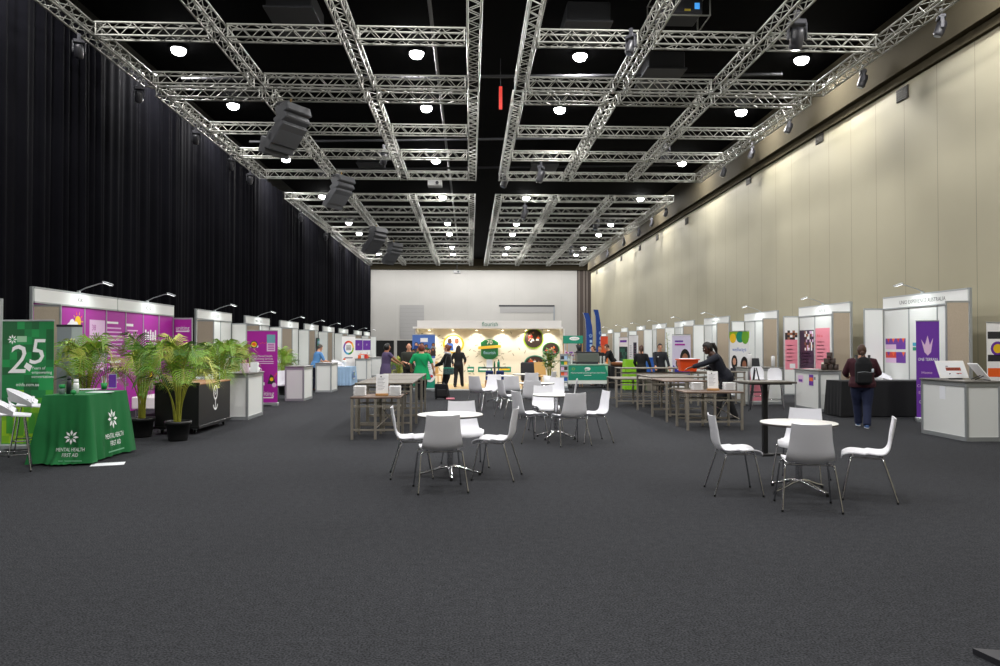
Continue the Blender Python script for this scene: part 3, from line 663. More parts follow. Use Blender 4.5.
def d_blue(mb, w):
    mb.box(-.4, .4, 1.15, 1.97, 0, E1, mat('sky_print', '#4a6fb8', .5)); mb.box(-.12, .14, 1.72, 1.86, E1, 2*E1, WPRINT); crowd(mb, -.36, .36, 1.35, 1.66, 14, 5, 2*E1); crowd(mb, -.36, .36, 1.27, 1.45, 16, 6, 16*E1)
    mb.box(-.4, .4, .45, 1.15, 0, E1, WPRINT); lines(mb, -.1, 1.05, .4, 6, GINK, .07, .02, 3)
    mb.box(-.4, .4, .1, .45, 0, E1, TEAL); mb.disc(.22, .48, .17, E1, 2*E1, WPRINT, 18); mb.disc(.2, .5, .09, 2*E1, 3*E1, BLUE, 12); mb.disc(.28, .52, .05, 3*E1, 4*E1, RED, 10)
pullup('blue and white pull-up banner with a crowd photo, beside the woman in green', (423.7, 391), .8, 2.0, 0, WPRINT, d_blue)
def d_ring(mb, w):
    cols = [YEL, ORNG, RED, PURP, BLUE, mat('cyan_print', '#3aa6c9', .5), GREEN, LIME]
    for k in range(24):
        a, b_ = 2*PI*k/24, 2*PI*(k+1)/24; q = lambda r, t: (r*math.cos(t), 1.5+r*math.sin(t)); mb.poly([q(.24, a), q(.33, a), q(.33, b_), q(.24, b_)], 0, E1, cols[k*8//24])
    for k in range(4): mb.box(-.15, .15, 1.57-.06*k, 1.6-.06*k, 0, E1, INK)
    mb.box(-.25, .25, 1.0, 1.06, 0, E1, GINK)
pullup('white pull-up banner with a rainbow ring, behind the light blue cloth table', None, .85, 2.05, 52, WPRINT, d_ring, pos=at0(348.5, 35.2))
def d_pt(mb, w):
    mb.box(-w/2+.01, w/2-.01, 1.35, 1.9, 0, E1, PURP); mb.text('IT', 0, 1.6, .14, WPRINT, E1); crowd(mb, -.2, .2, .75, 1.2, 8, int(w*100), E1, [ORNG, YEL, RED, WPRINT])
pullup('purple-topped poster banner before the far white counter, nearer the rainbow ring', None, .62, 2.0, 55, WPRINT, d_pt, pos=at0(358.4, 40.5))
pullup('purple-topped poster banner before the far white counter, nearer the white far wall', None, .64, 2.0, 55, WPRINT, d_pt, pos=at0(366.6, 42.5))
def d_faces(mb, w):
    mb.box(-.5, .5, .2, 1.95, 0, .5*E1, mat('lilac_print', '#d7cfe6', .5)); mb.box(-.35, .1, 1.72, 1.78, E1, 2*E1, PURP); mb.box(-.35, .2, 1.6, 1.66, E1, 2*E1, MAG)
    mb.disc(.2, 1.1, .28, E1, 1.5*E1, HBLK, 16, .38); mb.disc(.2, 1.12, .16, 2*E1, 2.5*E1, SKIN3, 14, .2); mb.disc(-.15, .95, .16, E1, 1.5*E1, BROWN, 14); mb.disc(-.15, .93, .11, 2*E1, 2.5*E1, SKIN1, 14)
    mb.poly([(-.48, .3), (.48, .3), (.45, .75), (.1, .7), (-.2, .72), (-.45, .9)], 2.6*E1, 3*E1, mat('indigo_print', '#2b2c9c', .5))
pullup('lilac pull-up banner with smiling faces, behind the orange tub', None, 1.0, 2.0, -52, WPRINT, d_faces, pos=at0(681.5, 26.6)).scale.x = .8
def d_well(mb, w):
    mb.box(-.5, .5, 1.82, 2.02, 0, E1, LIME); mb.disc(.05, 1.86, .2, E1, 1.4*E1, TEAL, 18, .18); mb.disc(-.32, 1.82, .16, E1, 1.6*E1, YEL, 18, .15); mb.disc(.3, 1.84, .18, E1, 1.8*E1, mat('leaf_print', '#6fae2c', .5), 18, .2)
    mb.text('wellways', 0, 1.42, .17, BLUE, 0, width=.7)
    for x, y, s in ((-.25, 1.08, .11), (.25, .98, .14)):
        mb.poly([(x-.28, .45), (x+.26, .45), (x+.2, y-.18), (x-.2, y-.18)], 2*E1, 2.4*E1, INK if x < 0 else BROWN); mb.disc(x, y, s*1.4, 1.2*E1, 1.6*E1, HBLK, 14, s*2); mb.disc(x, y+.02, s*.75, 2.6*E1, 3*E1, SKIN1 if x < 0 else SKIN3, 12, s)
pullup('white pull-up banner with green and yellow circles above two women', None, 1.0, 2.05, -56, WPRINT, d_well, pos=at0(739.5, 22.8)).scale.x = .72
def d_purp(mb, w):
    mb.poly([(-.12, 1.72), (-.06, 1.45), (0, 1.38), (.06, 1.45), (.1, 1.75), (.04, 1.6), (0, 1.8), (-.05, 1.6)], 0, E1, PPALE)
    mb.text('ONE TERRAIN', 0, 1.27, .09, WPRINT, 0, width=.36)
    for k, s in enumerate(('Home', 'Health', 'Counselling', 'Education')): mb.text(s, -.02, 1.0-.14*k, .08, PPALE, 0)
    mb.text('Get Support', 0, .38, .09, WPRINT, 0, width=.34)
pullup('purple pull-up banner with a white emblem, behind the tilted white-framed screens', None, .44, 2.12, -22, PURP, d_purp, pos=at0(928, 15.3))
def d_right(mb, w):
    for z, m, h in ((1.72, INK, .14), (1.28, INK, .13), (.98, ORNG, .17), (.74, mat('terracotta_print', '#b2543f', .5), .15)): mb.box(-.4, .4, z, z+h, 0, E1, m)
    mb.disc(-.2, 1.53, .14, 0, E1, PURP, 18); mb.disc(-.2, 1.53, .09, E1, 2*E1, YEL, 18)
pullup('white pull-up banner with dark bands and a yellow disc, at the photo right edge', None, .85, 2.05, 0, WPRINT, d_right, pos=at0(1008, 14.2))
def d_dark(mb, w): mb.box(-.38, .38, .75, 1.55, 0, E1, mat('screen_green', '#1d4038', .4)); photo(mb, 0, 1.15, .6, .6, [mat('screen_teal', '#2a6a58', .4), INK, mat('screen_green', '#1d4038', .4)], E1, 8, .15); mb.box(-.3, .3, 1.75, 1.85, 0, E1, PURP)
pullup('white pull-up banner with a dark green picture, near the lime cloth', None, .85, 2.0, -72, WPRINT, d_dark, pos=at0(623.5, 34.5))
def d_list(mb, w): mb.box(.0, .3, .55, 1.75, 0, E1, mat('slate_print', '#3d3c48', .5)); lines(mb, .05, 1.6, .2, 8, PINK, .12, .05, 2); lines(mb, -.35, 1.6, .25, 6, GINK, .1, .03, 3)
pullup('white pull-up banner with a slate stripe, beyond the lime cloth', None, .9, 2.1, -72, WPRINT, d_list, pos=at0(633.5, 35.5))
def d_org(mb, w):
    for k, c in enumerate(('#f7b733', '#f69a2a', '#f47d24', '#f2611f', '#ee4a1e')): mb.box(-w/2+.005, w/2-.005, .1+.38*k, .1+.38*(k+1), 0, E1, mat('orange_step_%s' % 'abcde'[k], c, .5))
pullup('plain orange pull-up banner behind the coffee cart', None, .75, 2.05, -74, ORNG, d_org, pos=at0(604.3, 34.6))
def feather(label, pos, h, lean, w=.55):
    t = thing('feather_flag', label, 'flag', pos, lean); pole = [(0, 0, .06), (0, 0, 1.2), (.0, 0, h*.75), (-.03, 0, h*.9), (-.14, 0, h)]
    MB().box(-.35, .35, -.03, .03, 0, .03, BLACK).box(-.03, .03, -.35, .35, 0, .031, BLACK).tube([(0, 0, .03), (0, 0, .1)], .03, BLACK).build('base', t); MB().tube(pole, .014, ALUP, 8).build('pole', t)
    L = [(.015, 1.1), (.015, h*.75), (-.02, h*.9), (-.13, h-.01)]; R_ = [(.45*w/.55, 1.25), (.5*w/.55, h*.65), (.45*w/.55, h*.8), (.3*w/.55, h*.93), (.12, h*.995)]
    pts = [(-x, y) for x, y in L]+[(-x, y) for x, y in reversed(R_)]
    mb = MB().at(FRONT); mb.poly([(x, y) for x, y in L]+[(x, y) for x, y in reversed(R_)], -.004, .004, mat('royal_navy', '#123f8e', .7))
    mb.at(T(.2, -.0045, 0)@FRONT); flower(mb, .03, h*.66, .1, LBLUE)
    for k in range(5): mb.box(-.02, .1, h*.56-.2*k, h*.56-.2*k+.12, 0, E1, LBLUE)
    mb.build('flag_sheet', t)
feather('royal blue feather flag behind the green cart sign, the lower one', at0(586, 34.0), 3.1, .15, .36)
feather('royal blue feather flag beside the orange banner, the taller one', at0(596, 36.2), 3.36, .2, .3)
# ================================================================== PALMS
FROND = mat('palm_green', '#7aa52a', .5, noise=(5, .25)); FROND2 = mat('palm_dark_green', '#4a7a22', .5, noise=(5, .25)); STEMM = mat('palm_stem', '#93942f', .5, noise=(9, .2)); FROND3 = mat('palm_yellow_green', '#b3b94a', .5, noise=(5, .2))
def palm(label, pos, h, nf, rad, seed, potr=.17, poth=.32, potm=None, pot=True, zb=0):
    r = random.Random(seed); t = thing('potted_palm', label, 'palm', pos, r.uniform(0, 6), 'potted palms')
    if pot:
        MB().lathe([(0, 0), (potr*.74, 0), (potr*.78, .03), (potr*.95, poth*.82), (potr*1.06, poth*.82), (potr*1.08, poth), (potr*.98, poth), (potr*.94, poth*.86), (0, poth*.86)], potm or mat('black_pot', '#161616', .45), 24).build('pot', t)
        MB().lathe([(0, poth*.9), (potr*.9, poth*.88)], SOIL, 16).build('soil', t)
    z0 = poth*.9 if pot else zb
    for k in range(nf):
        a = 2.39996*k+r.uniform(-.3, .3); f = (k+.5)/nf; reach = rad*(.25+.75*f**.8)*r.uniform(.85, 1.1); top = h*(1.0-.36*f*f)*r.uniform(.88, 1.02)
        u = Vector((math.cos(a), math.sin(a), 0)); w_ = Vector((-u.y, u.x, 0)); b0 = u*(potr*.3*r.random())+Vector((0, 0, z0))
        P = [b0, b0+u*(reach*.08)+Vector((0, 0, (top-z0)*.42)), b0+u*(reach*.32)+Vector((0, 0, (top-z0)*.82)), b0+u*(reach*.68)+Vector((0, 0, (top-z0)*.97)), b0+u*reach+Vector((0, 0, (top-z0)*(.92-.25*f)))]
        pts = [Vector(q) for q in crom([tuple(q) for q in P], 7)]; n = len(pts)
        mb = MB(); mb.tube(pts, [.011*(1-.75*i/n)+.0015 for i in range(n)], STEMM, 6)
        fm = r.choice([FROND, FROND, FROND2, FROND3])
        s0 = int(n*.4); cnt = 22
        for q in range(cnt):
            s = s0+(n-1-s0)*q/(cnt-1); i = min(int(s), n-2); c = pts[i].lerp(pts[i+1], s-i); tg = (pts[i+1]-pts[i]).normalized()
            up = w_.cross(tg).normalized(); up = up if up.z > 0 else -up
            L = reach*.0+(.30*math.sin(PI*(.16+.8*q/(cnt-1)))+.05)*h/1.6*r.uniform(.85, 1.1); wd = .0085*h/1.6
            for sd in (-1, 1):
                d = (w_*sd*.82+tg*.62+up*.18).normalized(); e = c+d*L*.55+up*.01; tip = c+d*L-Vector((0, 0, L*.32)); x = tg*wd
                mb.add([c-x*.5, c+x*.5, e+x, e-x, tip], [(0, 1, 2, 3), (3, 2, 4)], fm, True)
        mb.build('frond', t)
    return t
palm('bushy palm behind the green cloth table, nearest the green banner', at0(86, 13.0), 1.76, 18, .64, 3)
palm('palm in a black pot between the green cloth table and the black planter bar', G(142, 437), 1.74, 16, .58, 5, .2, .34)
palm('tall palm in a black pot in front of the black planter bar', G(178, 440.5), 1.72, 20, .7, 9, .2, .33)
palm('palm standing behind the far end of the black planter bar', at0(219, 15.9), 1.76, 15, .54, 12)
palm('palm standing behind the white counter with mugs', at0(238, 19.2), 1.68, 13, .5, 15)
palm('small palm just behind the tall magenta pull-up banner', at0(283.5, 24.6), 1.55, 13, .5, 18)
palm('small palm between the woman in purple and the bald man', at0(399, 25.2), 1.25, 10, .4, 21)
# ================================================================== GREEN CLOTH TABLE AND ITS CHAIRS
zt_ = .92; pA = G(88, 395.3, zt_); pL = G(44, 395.3, zt_); pR = G(129.5, 390.3, zt_)
w_, d_ = abs(pA.x-pL.x), (pR.y-pA.y)
t = thing('trestle_table', 'folding trestle table hidden under the green cloth', 'table', (pA.x-w_/2, pA.y+d_/2, 0))
MB().box(-w_/2+.015, w_/2-.015, -d_/2+.015, d_/2-.015, zt_-.035, zt_-.004, LAMW).build('tabletop', t)
for sx in (-1, 1):
    for sy in (-1, 1): MB().tube([(sx*(w_/2-.05), sy*(d_/2-.08), 0), (sx*(w_/2-.05), sy*(d_/2-.08), zt_-.036)], .014, BLACK).build('leg', t)
def cloth(x0, x1, y0, y1, z, flare, drop, m, amp=.025, seed=1, puddle=0.0):
    r = random.Random(seed); per = []; N = 26
    for (ax, ay, bx, by) in ((x0, y0, x1, y0), (x1, y0, x1, y1), (x1, y1, x0, y1), (x0, y1, x0, y0)):
        for k in range(N): f = k/N; per.append((ax+(bx-ax)*f, ay+(by-ay)*f, f))
    cx, cy = (x0+x1)/2, (y0+y1)/2; rows = []
    M = len(per); ph = r.uniform(0, 6)
    for lv in range(9):
        f = lv/8; row = []
        for i in range(M+1):
            x, y, e = per[i % M]; cor = abs(e-.5)*2; nx_ = -1 if abs(x-x0) < 1e-6 else (1 if abs(x-x1) < 1e-6 else 0); ny_ = -1 if abs(y-y0) < 1e-6 else (1 if abs(y-y1) < 1e-6 else 0)
            wv = math.sin(i*2*PI/M*19+ph)*amp*f**1.2+math.sin(i*2*PI/M*8+ph*2)*amp*.6*f
            k = flare*f*(.45+.75*cor**4)+wv+(puddle*max(0, f-.8)/.2*math.sin(PI*e) if ny_ < 0 and nx_ <= 0 else 0)
            row.append((x+nx_*k, y+ny_*k, z-(z-drop)*f if lv < 8 else drop+.012*abs(math.sin(i*.9)))) 
        rows.append(row)
    mb = MB().grid(rows, m); top = [[(x0+(x1-x0)*i/8, y0+(y1-y0)*j/8, z) for i in range(9)] for j in range(9)]; return mb.grid(top, m)
X0, X1, Y0, Y1 = pL.x, pA.x, pA.y, pR.y
mb = cloth(X0, X1, Y0, Y1, zt_+.002, .10, .02, GRN, .022, 4, .16)
def logo(mb, s): flower(mb, 0, .27*s, .12*s, WPRINT); mb.text('MENTAL HEALTH', 0, .04*s, .085*s, WPRINT, 0, width=.46*s, shear=.1); mb.text('FIRST AID', 0, -.05*s, .085*s, WPRINT, 0, width=.26*s, shear=.1); mb.box(-.2*s, .2*s, -.125*s, -.11*s, 0, E1, mat('faint_print', '#6fae86', .6))
cl = mb.build('tablecloth'); tag(cl, 'green tablecloth with white flower logos reaching the floor', 'tablecloth')
tilt = math.atan(.075/.9)
mb = MB().at(T(X0+w_*.74, Y0-.145, .16)@RX(-math.atan(.12/.9))@FRONT); logo(mb, .8); mb.build('printed_logo', cl)
mb = MB().at(T(X1+.124, Y0+d_*.46, .25)@RY(-math.atan(.125/.9))@face_to(1)); logo(mb, 1.15); mb.build('printed_logo', cl)
g = G(109.5, 464.3); mb = MB().box(-.2, .2, -.13, .13, 0, .004, PAPER); single(mb, 'paper_sheet', 'white paper lying on the carpet against the green cloth', 'paper', (g.x-.02, g.y, .001), .35)
def bottle(name, label, cat, pos, r, h, m, capm, cap=.8, neck=.4, group=None, rz=0):
    t = thing(name, label, cat, pos, rz, group); MB().lathe([(0, 0), (r, 0), (r, h*.62), (r*neck*1.1, h*.8), (r*neck, h*cap), (0, h*cap)], m, 16).build('bottle_body', t); MB().lathe([(0, h*cap), (r*neck*1.2, h*cap), (r*neck*1.2, h), (0, h)], capm, 14).build('cap', t); return t
CLEAR = mat('clear_plastic', '#b9c4c8', .15)
def onT(px, py, z=zt_+.004): p = G(px, py, z); return (p.x, p.y, z)
bottle('drink_bottle', 'grey drink bottle with a round green lid on the green table, outermost', 'bottle', onT(62, 394.2), .035, .13, GREYP, GREEN, .62, .9)
bottle('drink_bottle', 'dark drink bottle standing tallest on the green cloth table', 'bottle', onT(69, 393.9), .032, .24, INK, INK, .8, .6)
bottle('drink_bottle', 'white drink bottle on the green cloth table behind the green ball', 'bottle', onT(76, 393), .036, .19, WPRINT, WPRINT, .75, .7)
t = thing('stress_ball', 'bright green stress ball on the near edge of the green cloth', 'ball', onT(73.5, 394.7)); MB().ell((0, 0, .033), (.036, .036, .033), GREEN).build('ball_body', t); MB().box(-.012, .012, -.002, .002, .066, .07, WPRINT).build('printed_mark', t)
t = thing('pen_cup', 'green cup holding pens on the green cloth table', 'cup', onT(104, 389.5)); MB().lathe([(0, 0), (.035, 0), (.045, .1), (.04, .1), (.032, .01), (0, .01)], GREEN, 18).build('cup_body', t)
for k in range(5): MB().tube([(.012*math.cos(k*1.3), .012*math.sin(k*1.3), .015), (.032*math.cos(k*1.3), .032*math.sin(k*1.3), .17+.01*k)], .005, (WPRINT, GREEN, INK, WPRINT, LIME)[k], 6).build('pen', t)
t = thing('brochure_rack', 'small clear brochure holder with purple leaflets on the green table', 'brochure holder', onT(112, 388.2)); MB().box(-.06, .06, -.03, .03, 0, .012, CLEAR).box(-.06, .06, .02, .026, .012, .22, CLEAR).build('holder_frame', t); MB().box(-.052, .052, .004, .019, .013, .21, PURP).build('leaflet', t)
for k, (a, b_, rz, lab) in enumerate(((88, 389.4, .2, 'white leaflets spread on the green cloth beside the bottles'), (100, 392.3, -.15, 'white leaflet near the aisle edge of the green cloth'))):
    x, y, z = onT(a, b_); single(MB().box(-.15, .15, -.1, .1, 0, .006, PAPER), 'leaflet', lab, 'leaflet', (x, y, z), rz, 'leaflets on the green cloth')
def bar_stool(label, pos, a, src=[None]):
    if src[0]: return dup(src[0], label, pos, -math.radians(a))
    t = thing('bar_stool', label, 'bar stool', pos, -math.radians(a), 'white bar stools'); src[0] = t
    prof = []
    rows = []
    for i in range(8):                              # shallow seat
        f = i/7; y = .23-.43*f; rows.append([(u*(.225+.04*math.sin(PI*min(1, f*1.1))), y, .7+.03*abs(u)**2*f+.012*(1-f)**3*-1) for u in [-1+.25*q for q in range(9)]])
    MB().grid(rows, WHITE, .014).build('seat', t)
    rows = []
    for i in range(5):                              # wrap-around horseshoe back
        z = .8+.17*i/4; ww = .285+.025*i/4; rows.append([(math.sin(b_)*ww, .0-math.cos(b_)*(.265+.035*i/4)*1.0, z-(.085+.03*i)*(abs(b_)/1.75)**2) for b_ in [-1.75+3.5*q/16 for q in range(17)]])
    MB().grid(rows, WHITE, .014).build('backrest', t)
    for s in (-1, 1): MB().tube([(s*.225, .05, .7), (s*.275, -.02, .77), (s*.29, .0, .83)], .02, WHITE, 8, flat=.5).build('side_arm', t)
    MB().tube([(0, -.18, .7), (0, -.26, .76), (0, -.28, .84)], [.07, .06, .05], WHITE, 10, flat=.18).build('back_support', t)
    for s in (-1, 1):
        for y0, y1 in ((.16, .24), (-.14, -.23)): l = MB().tube([(s*.15, y0, .68), (s*.21, y1, .01)], .011, CHROME, 8).build('leg', t); MB().tube([(s*.21, y1, .02), (s*.21, y1, 0)], .013, RUB).build('foot_cap', l)
    MB().tube([(.193, .215, .22), (-.193, .215, .22), (-.193, -.205, .22), (.193, -.205, .22), (.193, .215, .22)], .009, CHROME, 8).build('foot_rail', t)
    return t
bar_stool('white bar stool with a horseshoe back, nearest the photo edge before the green banner', at0(10, 9.75), 62)
bar_stool('white bar stool tucked against the green cloth table', at0(31, 11.2), 68)
# grey screen and white bench
t = thing('screen_partition', 'grey folding screen with a dark top rail, behind the bushy palm', 'screen', at0(71, 13.6), .0)
MB().box(-.24, .0, -.02, .02, .04, 1.92, GREYP).build('screen_panel', t); MB().at(RZ(.5)).box(.0, .17, -.02, .02, .04, 1.92, mat('light_grey_panel', '#a9b2b4', .5)).build('screen_panel', t); MB().box(-.25, .01, -.025, .025, 1.92, 1.96, INK).at(RZ(.5)).box(.01, .17, -.025, .025, 1.92, 1.96, INK).build('top_rail', t); MB().box(-.26, .02, -.12, .12, 0, .04, INK).build('base', t)
p = G(146, 417); t = thing('low_bench', 'low white bench on thin legs in front of the magenta panels', 'bench', p, 0)
MB().box(-.28, .32, -.1, 1.1, .18, .45, LAMW, .02).build('seat', t)
for sx in (-.22, .26):
    for sy in (0, 1.0): MB().tube([(sx, sy, 0), (sx, sy, .18)], .012, ALUP).build('leg', t)
# ================================================================== BLACK PLANTER BAR
q0, q1 = G(198.6, 434.5), G(154.9, 434.5); bw = abs(q0.x-q1.x); L_ = 1.75
t = thing('mobile_bar', 'black mobile bar on castors with a white anchor emblem', 'bar', (q0.x, q0.y, 0), 0)
BB = mat('bar_black', '#1b1a1c', .45)
MB().box(-bw, 0, 0, L_, .12, .88, BB, .004).build('body', t); MB().box(-bw-.02, .02, -.02, L_+.02, .1, .15, BB, .004).build('plinth', t)
MB().box(-bw-.01, .01, -.01, L_+.01, .88, .905, mat('tan_top', '#a0714a', .5, noise=(5, .2)), .003).build('worktop', t)
mb = MB(); mb.box(-bw-.015, .015, -.015, 0, .885, .925, BB).box(-bw-.015, -bw, 0, L_, .885, .925, BB).build('top_lip', t)
for x in (-bw+.1, -.1):
    for y in (.1, L_-.1): c_ = MB().box(x-.03, x+.03, y-.03, y+.03, .075, .1, ALUP).tube([(x-.02, y, .075), (x-.02, y+.01, .035)], .008, ALUP).tube([(x+.02, y, .075), (x+.02, y+.01, .035)], .008, ALUP).build('castor', t); MB().tube([(x-.015, y+.012, .0385), (x+.015, y+.012, .0385)], .038, RUB, 18).build('castor_wheel', c_)
mb = MB().at(T(.0015, L_*.5, .6)@face_to(1)); n = 20
for k in range(n):
    a, b_ = 2*PI*k/n, 2*PI*(k+1)/n; q = lambda r, t_: (r*math.cos(t_), .1+1.25*r*math.sin(t_)); mb.poly([q(.085, a), q(.115, a), q(.115, b_), q(.085, b_)], 0, E1, WPRINT)
flower(mb, 0, .1, .06, WPRINT); mb.box(-.015, .015, -.2, -.02, 0, E1, WPRINT)
for k in range(10):
    a, b_ = PI*1.08+PI*.84*k/10, PI*1.08+PI*.84*(k+1)/10; q = lambda r, t_: (r*math.cos(t_), -.1+r*math.sin(t_)); mb.poly([q(.1, a), q(.135, a), q(.135, b_), q(.1, b_)], .0002, .0012, WPRINT)
mb.build('anchor_emblem', t)
for lab, px, Y in (('white shell chair back just showing over the black bar, nearer the magenta panels', 205, 16.3), ('white shell chair back just showing over the black bar, nearer the white counter', 217, 17.7)):
    dup(CH[0], lab, at0(px, Y)+Vector((0, 0, 0)), PI+.3, 'chairs behind the planter bar', (1.05, 1.05, 1.1))
for lab, px, Y, a in (('white chair between the magenta pull-up banner and the plain counter', 279.5, 22.6, 160),):
    chair(lab, at0(px, Y), a, 'chairs among the booths')
# things on the mug counter
def mug(label, pos, m=WPRINT, r=.042, h=.1):
    t = thing('mug', label, 'mug', pos, .6, 'white mugs on the counter'); MB().lathe([(0, 0), (r*.9, 0), (r, h), (r*.9, h), (r*.82, .01), (0, .01)], m, 18).build('mug_body', t); MB().tube([(r*.95, 0, h*.8), (r+.03, 0, h*.75), (r+.03, 0, h*.3), (r*.92, 0, h*.2)], .006, m, 6).build('handle', t)
def onC(px, Yoff, side=-1, c=(247, 419.8), z=1.001): q = G(*c); p = AY(px, 370, q.y+Yoff); return (p.x, p.y, z)
def gift_bag(label, pos, w, h, m, hm, rz=0, group=None):
    t = thing('gift_bag', label, 'bag', pos, rz, group); rows = []
    MB().box(-w/2, w/2, -w*.28, w*.28, 0, h, m, .004).build('bag_body', t)
    for y in (-w*.2, w*.2): MB().tube([(-w*.22, y, h), (-w*.16, y, h+.07), (w*.16, y, h+.07), (w*.22, y, h)], .004, hm, 6).build('handle', t)
gift_bag('pale pink gift bag on the white counter beside the black bar', onC(244.5, .35), .17, .2, mat('blush_paper', '#dcc3d2', .6), PINK)
gift_bag('white gift bag on the white counter, next to the pink bag', onC(254.5, .4), .16, .22, PAPER, GINK)
mug('white mug on the white counter behind the gift bags', onC(249.5, .75))
mug('small white mug at the aisle end of the gift-bag counter', onC(258, .7))
STANDL = 45
# ================================================================== THE STAND WITH THE CREAM WALL
def ax0(px, py, Y): p = AY(px, py, Y); return p.x, p.z
YS, YW = 26.9, 30.4
xa, xb = AY(404, 386, YW).x, AY(562, 386, YW).x; xc = AY(417, 330, YW).x
st = thing('exhibition_stand', 'open exhibition stand with a cream leaf-patterned wall and lit white canopy', 'exhibition stand', (0, YW, 0))
PLK = mat('pale_plank_floor', '#d9bd8e', .5, noise=(3, .1))
xf0, xf1 = AY(408, 388, YS).x, AY(562, 388, YS).x
MB().box(xf0, xf1, YS-YW, 0, 0, .035, PLK).box(xf0, xf1, YS-YW-.03, YS-YW, 0, .04, WHT).build('platform', st)
MB().box(xc, xb, 0, .08, .036, 2.32, CREAM).build('back_wall', st)
WC = mat('canopy_white', '#dcdad7', .6)
CF = AY(480, 328, 29.2); zc0 = AY(480, 328.5, 29.2).z; zc1 = AY(480, 320.5, 29.2).z; y29 = 29.2-YW
xcl, xcr = AY(414, 325, 29.2).x, AY(561.5, 325, 29.2).x
MB().box(xcl-.05, xcr+.05, y29, .1, zc0, zc0+.07, WC).box(xcl+.12, xcr, y29+.02, .1, zc0+.07, zc1, WC).build('canopy', st)
for k, x in enumerate((xb-.06, xc)): MB().box(x, x+.06, y29+.3, .0, .036, zc0, CREAM if k else WC).build('side_wall', st)
TG = mat('stand_teal', '#167a63', .5)
MB().at(T(0, y29-.002, 0)@FRONT).text('flourish', AY(490, 324, 29.2).x, AY(490, 326.2, 29.2).z, .24, TG, 0, width=.62, ex=.02).build('letter_sign', st)
for k, px in enumerate((429, 453, 476.5, 502.5, 526, 548.5)):
    x = AY(px, 330, YW-.35).x; l = MB().tube([(x, -.3, zc0), (x, -.3, zc0-.05)], .055, WC, 14).tube([(x, -.3, zc0-.05), (x, -.3, zc0-.054)], .042, WGLOW, 14).build('downlight', st)
    spot('stand_light', (x, YW-.3, zc0-.07), (x, YW-.02, 1.1), STANDL, 125, .7, .04, (1, .93, .82))
pat = MB(); r = random.Random(7); PTN = mat('leaf_pattern_ink', '#8f8b72', .6)
for k in range(95):
    x, z = r.uniform(xc+.15, xb-.15), r.uniform(.35, 2.2); a = r.uniform(0, 6.3); L = r.uniform(.06, .16); c, d = math.cos(a), math.sin(a)
    pat.at(T(x, -.0015, z)@FRONT); pat.box(0, .004, 0, .004, 0, E1, PTN)
    for q in range(3): u = L*(q+1)/3; pat.poly([(c*u, d*u), (c*u-d*.035+c*.02, d*u+c*.035+d*.02), (c*(u+.06), d*(u+.06))], 0, E1, PTN)
    pat.poly([(0, 0), (c*L-d*.004, d*L+c*.004), (c*L+d*.004, d*L-c*.004)], 0, E1, PTN)
o = pat.build('leaf_pattern', st); o['kind'] = 'stuff'
def plaque(label, px, py, rx, ry, rim, draw, name='wall_picture', cat='wall picture'):
    x, z = ax0(px, py, YW); t = thing(name, label, cat, (x, YW-.004, z)); s = YW/750; a, b_ = rx*s, ry*s
    MB().at(FRONT).disc(0, 0, a, 0, .02, rim, 28, b_).build('rim', t); mb = MB().at(T(0, -.0215, 0)@FRONT); draw(mb, a, b_); mb.build('printed_face', t); return t
def q_two(mb, a, b_):
    mb.disc(0, 0, a*.84, 0, E1, CREAM, 28, b_*.84)
    for x, m, sk in ((-.35, BLUE, SKIN2), (.3, WPRINT, SKIN3)): mb.poly([(a*(x-.38), -b_*.68), (a*(x+.36), -b_*.68), (a*(x+.3), b_*.1), (a*(x-.3), b_*.1)], E1, 1.5*E1, m); mb.disc(a*x, b_*.28, a*.2, 2*E1, 2.5*E1, sk, 16, b_*.26); mb.disc(a*x, b_*.44, a*.19, 1.6*E1, 1.9*E1, HBLK, 14, b_*.16)
plaque('oval picture of two people in blue and white, with a yellow rim', 453.5, 344, 10.5, 9.5, YEL, q_two)
def q_crowd(seed, rim): 
    def f(mb, a, b_): mb.disc(0, 0, a*.9, 0, E1, BROWN, 26, b_*.9); crowd(mb, -a*.55, a*.55, -b_*.2, b_*.55, 12, seed, E1, [RED, PURP, ORNG, WPRINT, INK, PINK])
    return f
plaque('round picture of a cheering group with a green rim, above the plant', 533.5, 338.5, 10.3, 10.3, LIME, q_crowd(4, 0))
plaque('round picture with a purple shirt and green rim, behind the plant', 551, 349.8, 8.6, 7.6, GREEN, q_crowd(9, 0))
plaque('leaf-shaped picture with a teal rim, low on the cream wall', 535, 363.5, 11, 8.2, TEAL, q_crowd(14, 0))
x, z = ax0(489.5, 349.5, YW); s = YW/750
t = thing('shield_sign', 'green shield sign with a gold ribbon and the number 70', 'sign', (x, YW-.004, z))
sh = [(-9, 7), (-5, 9.5), (0, 10.5), (5, 9.5), (9, 7), (8.5, 3), (8.5, -6), (5, -9), (0, -11), (-5, -9), (-8.5, -6), (-8.5, 3)]
MB().at(FRONT).poly([(a*s, b_*s) for a, b_ in sh], 0, .05, mat('shield_green', '#1d7d3c', .45)).at(T(0, -.05, 0)@FRONT).poly([(a*s*.88, b_*s*.88-.01) for a, b_ in sh], 0, .012, mat('shield_deep_green', '#0f5f33', .45)).build('shield', t)
MB().at(T(0, -.063, 0)@FRONT).text('70', 0, 5.2*s, 6*s, CREAM, 0, ex=.006).text('flourish', 0, -4.6*s, 4.4*s, LBLUE, 0, width=12*s, ex=.004).build('letter_sign', t)
MB().at(T(0, -.064, 0)@FRONT).poly([(-11.5*s, .2*s), (11.5*s, 1.8*s), (11.2*s, 4.6*s), (-11.2*s, 3*s)], 0, .015, mat('gold_ribbon', '#d8b23a', .4)).build('ribbon', t)
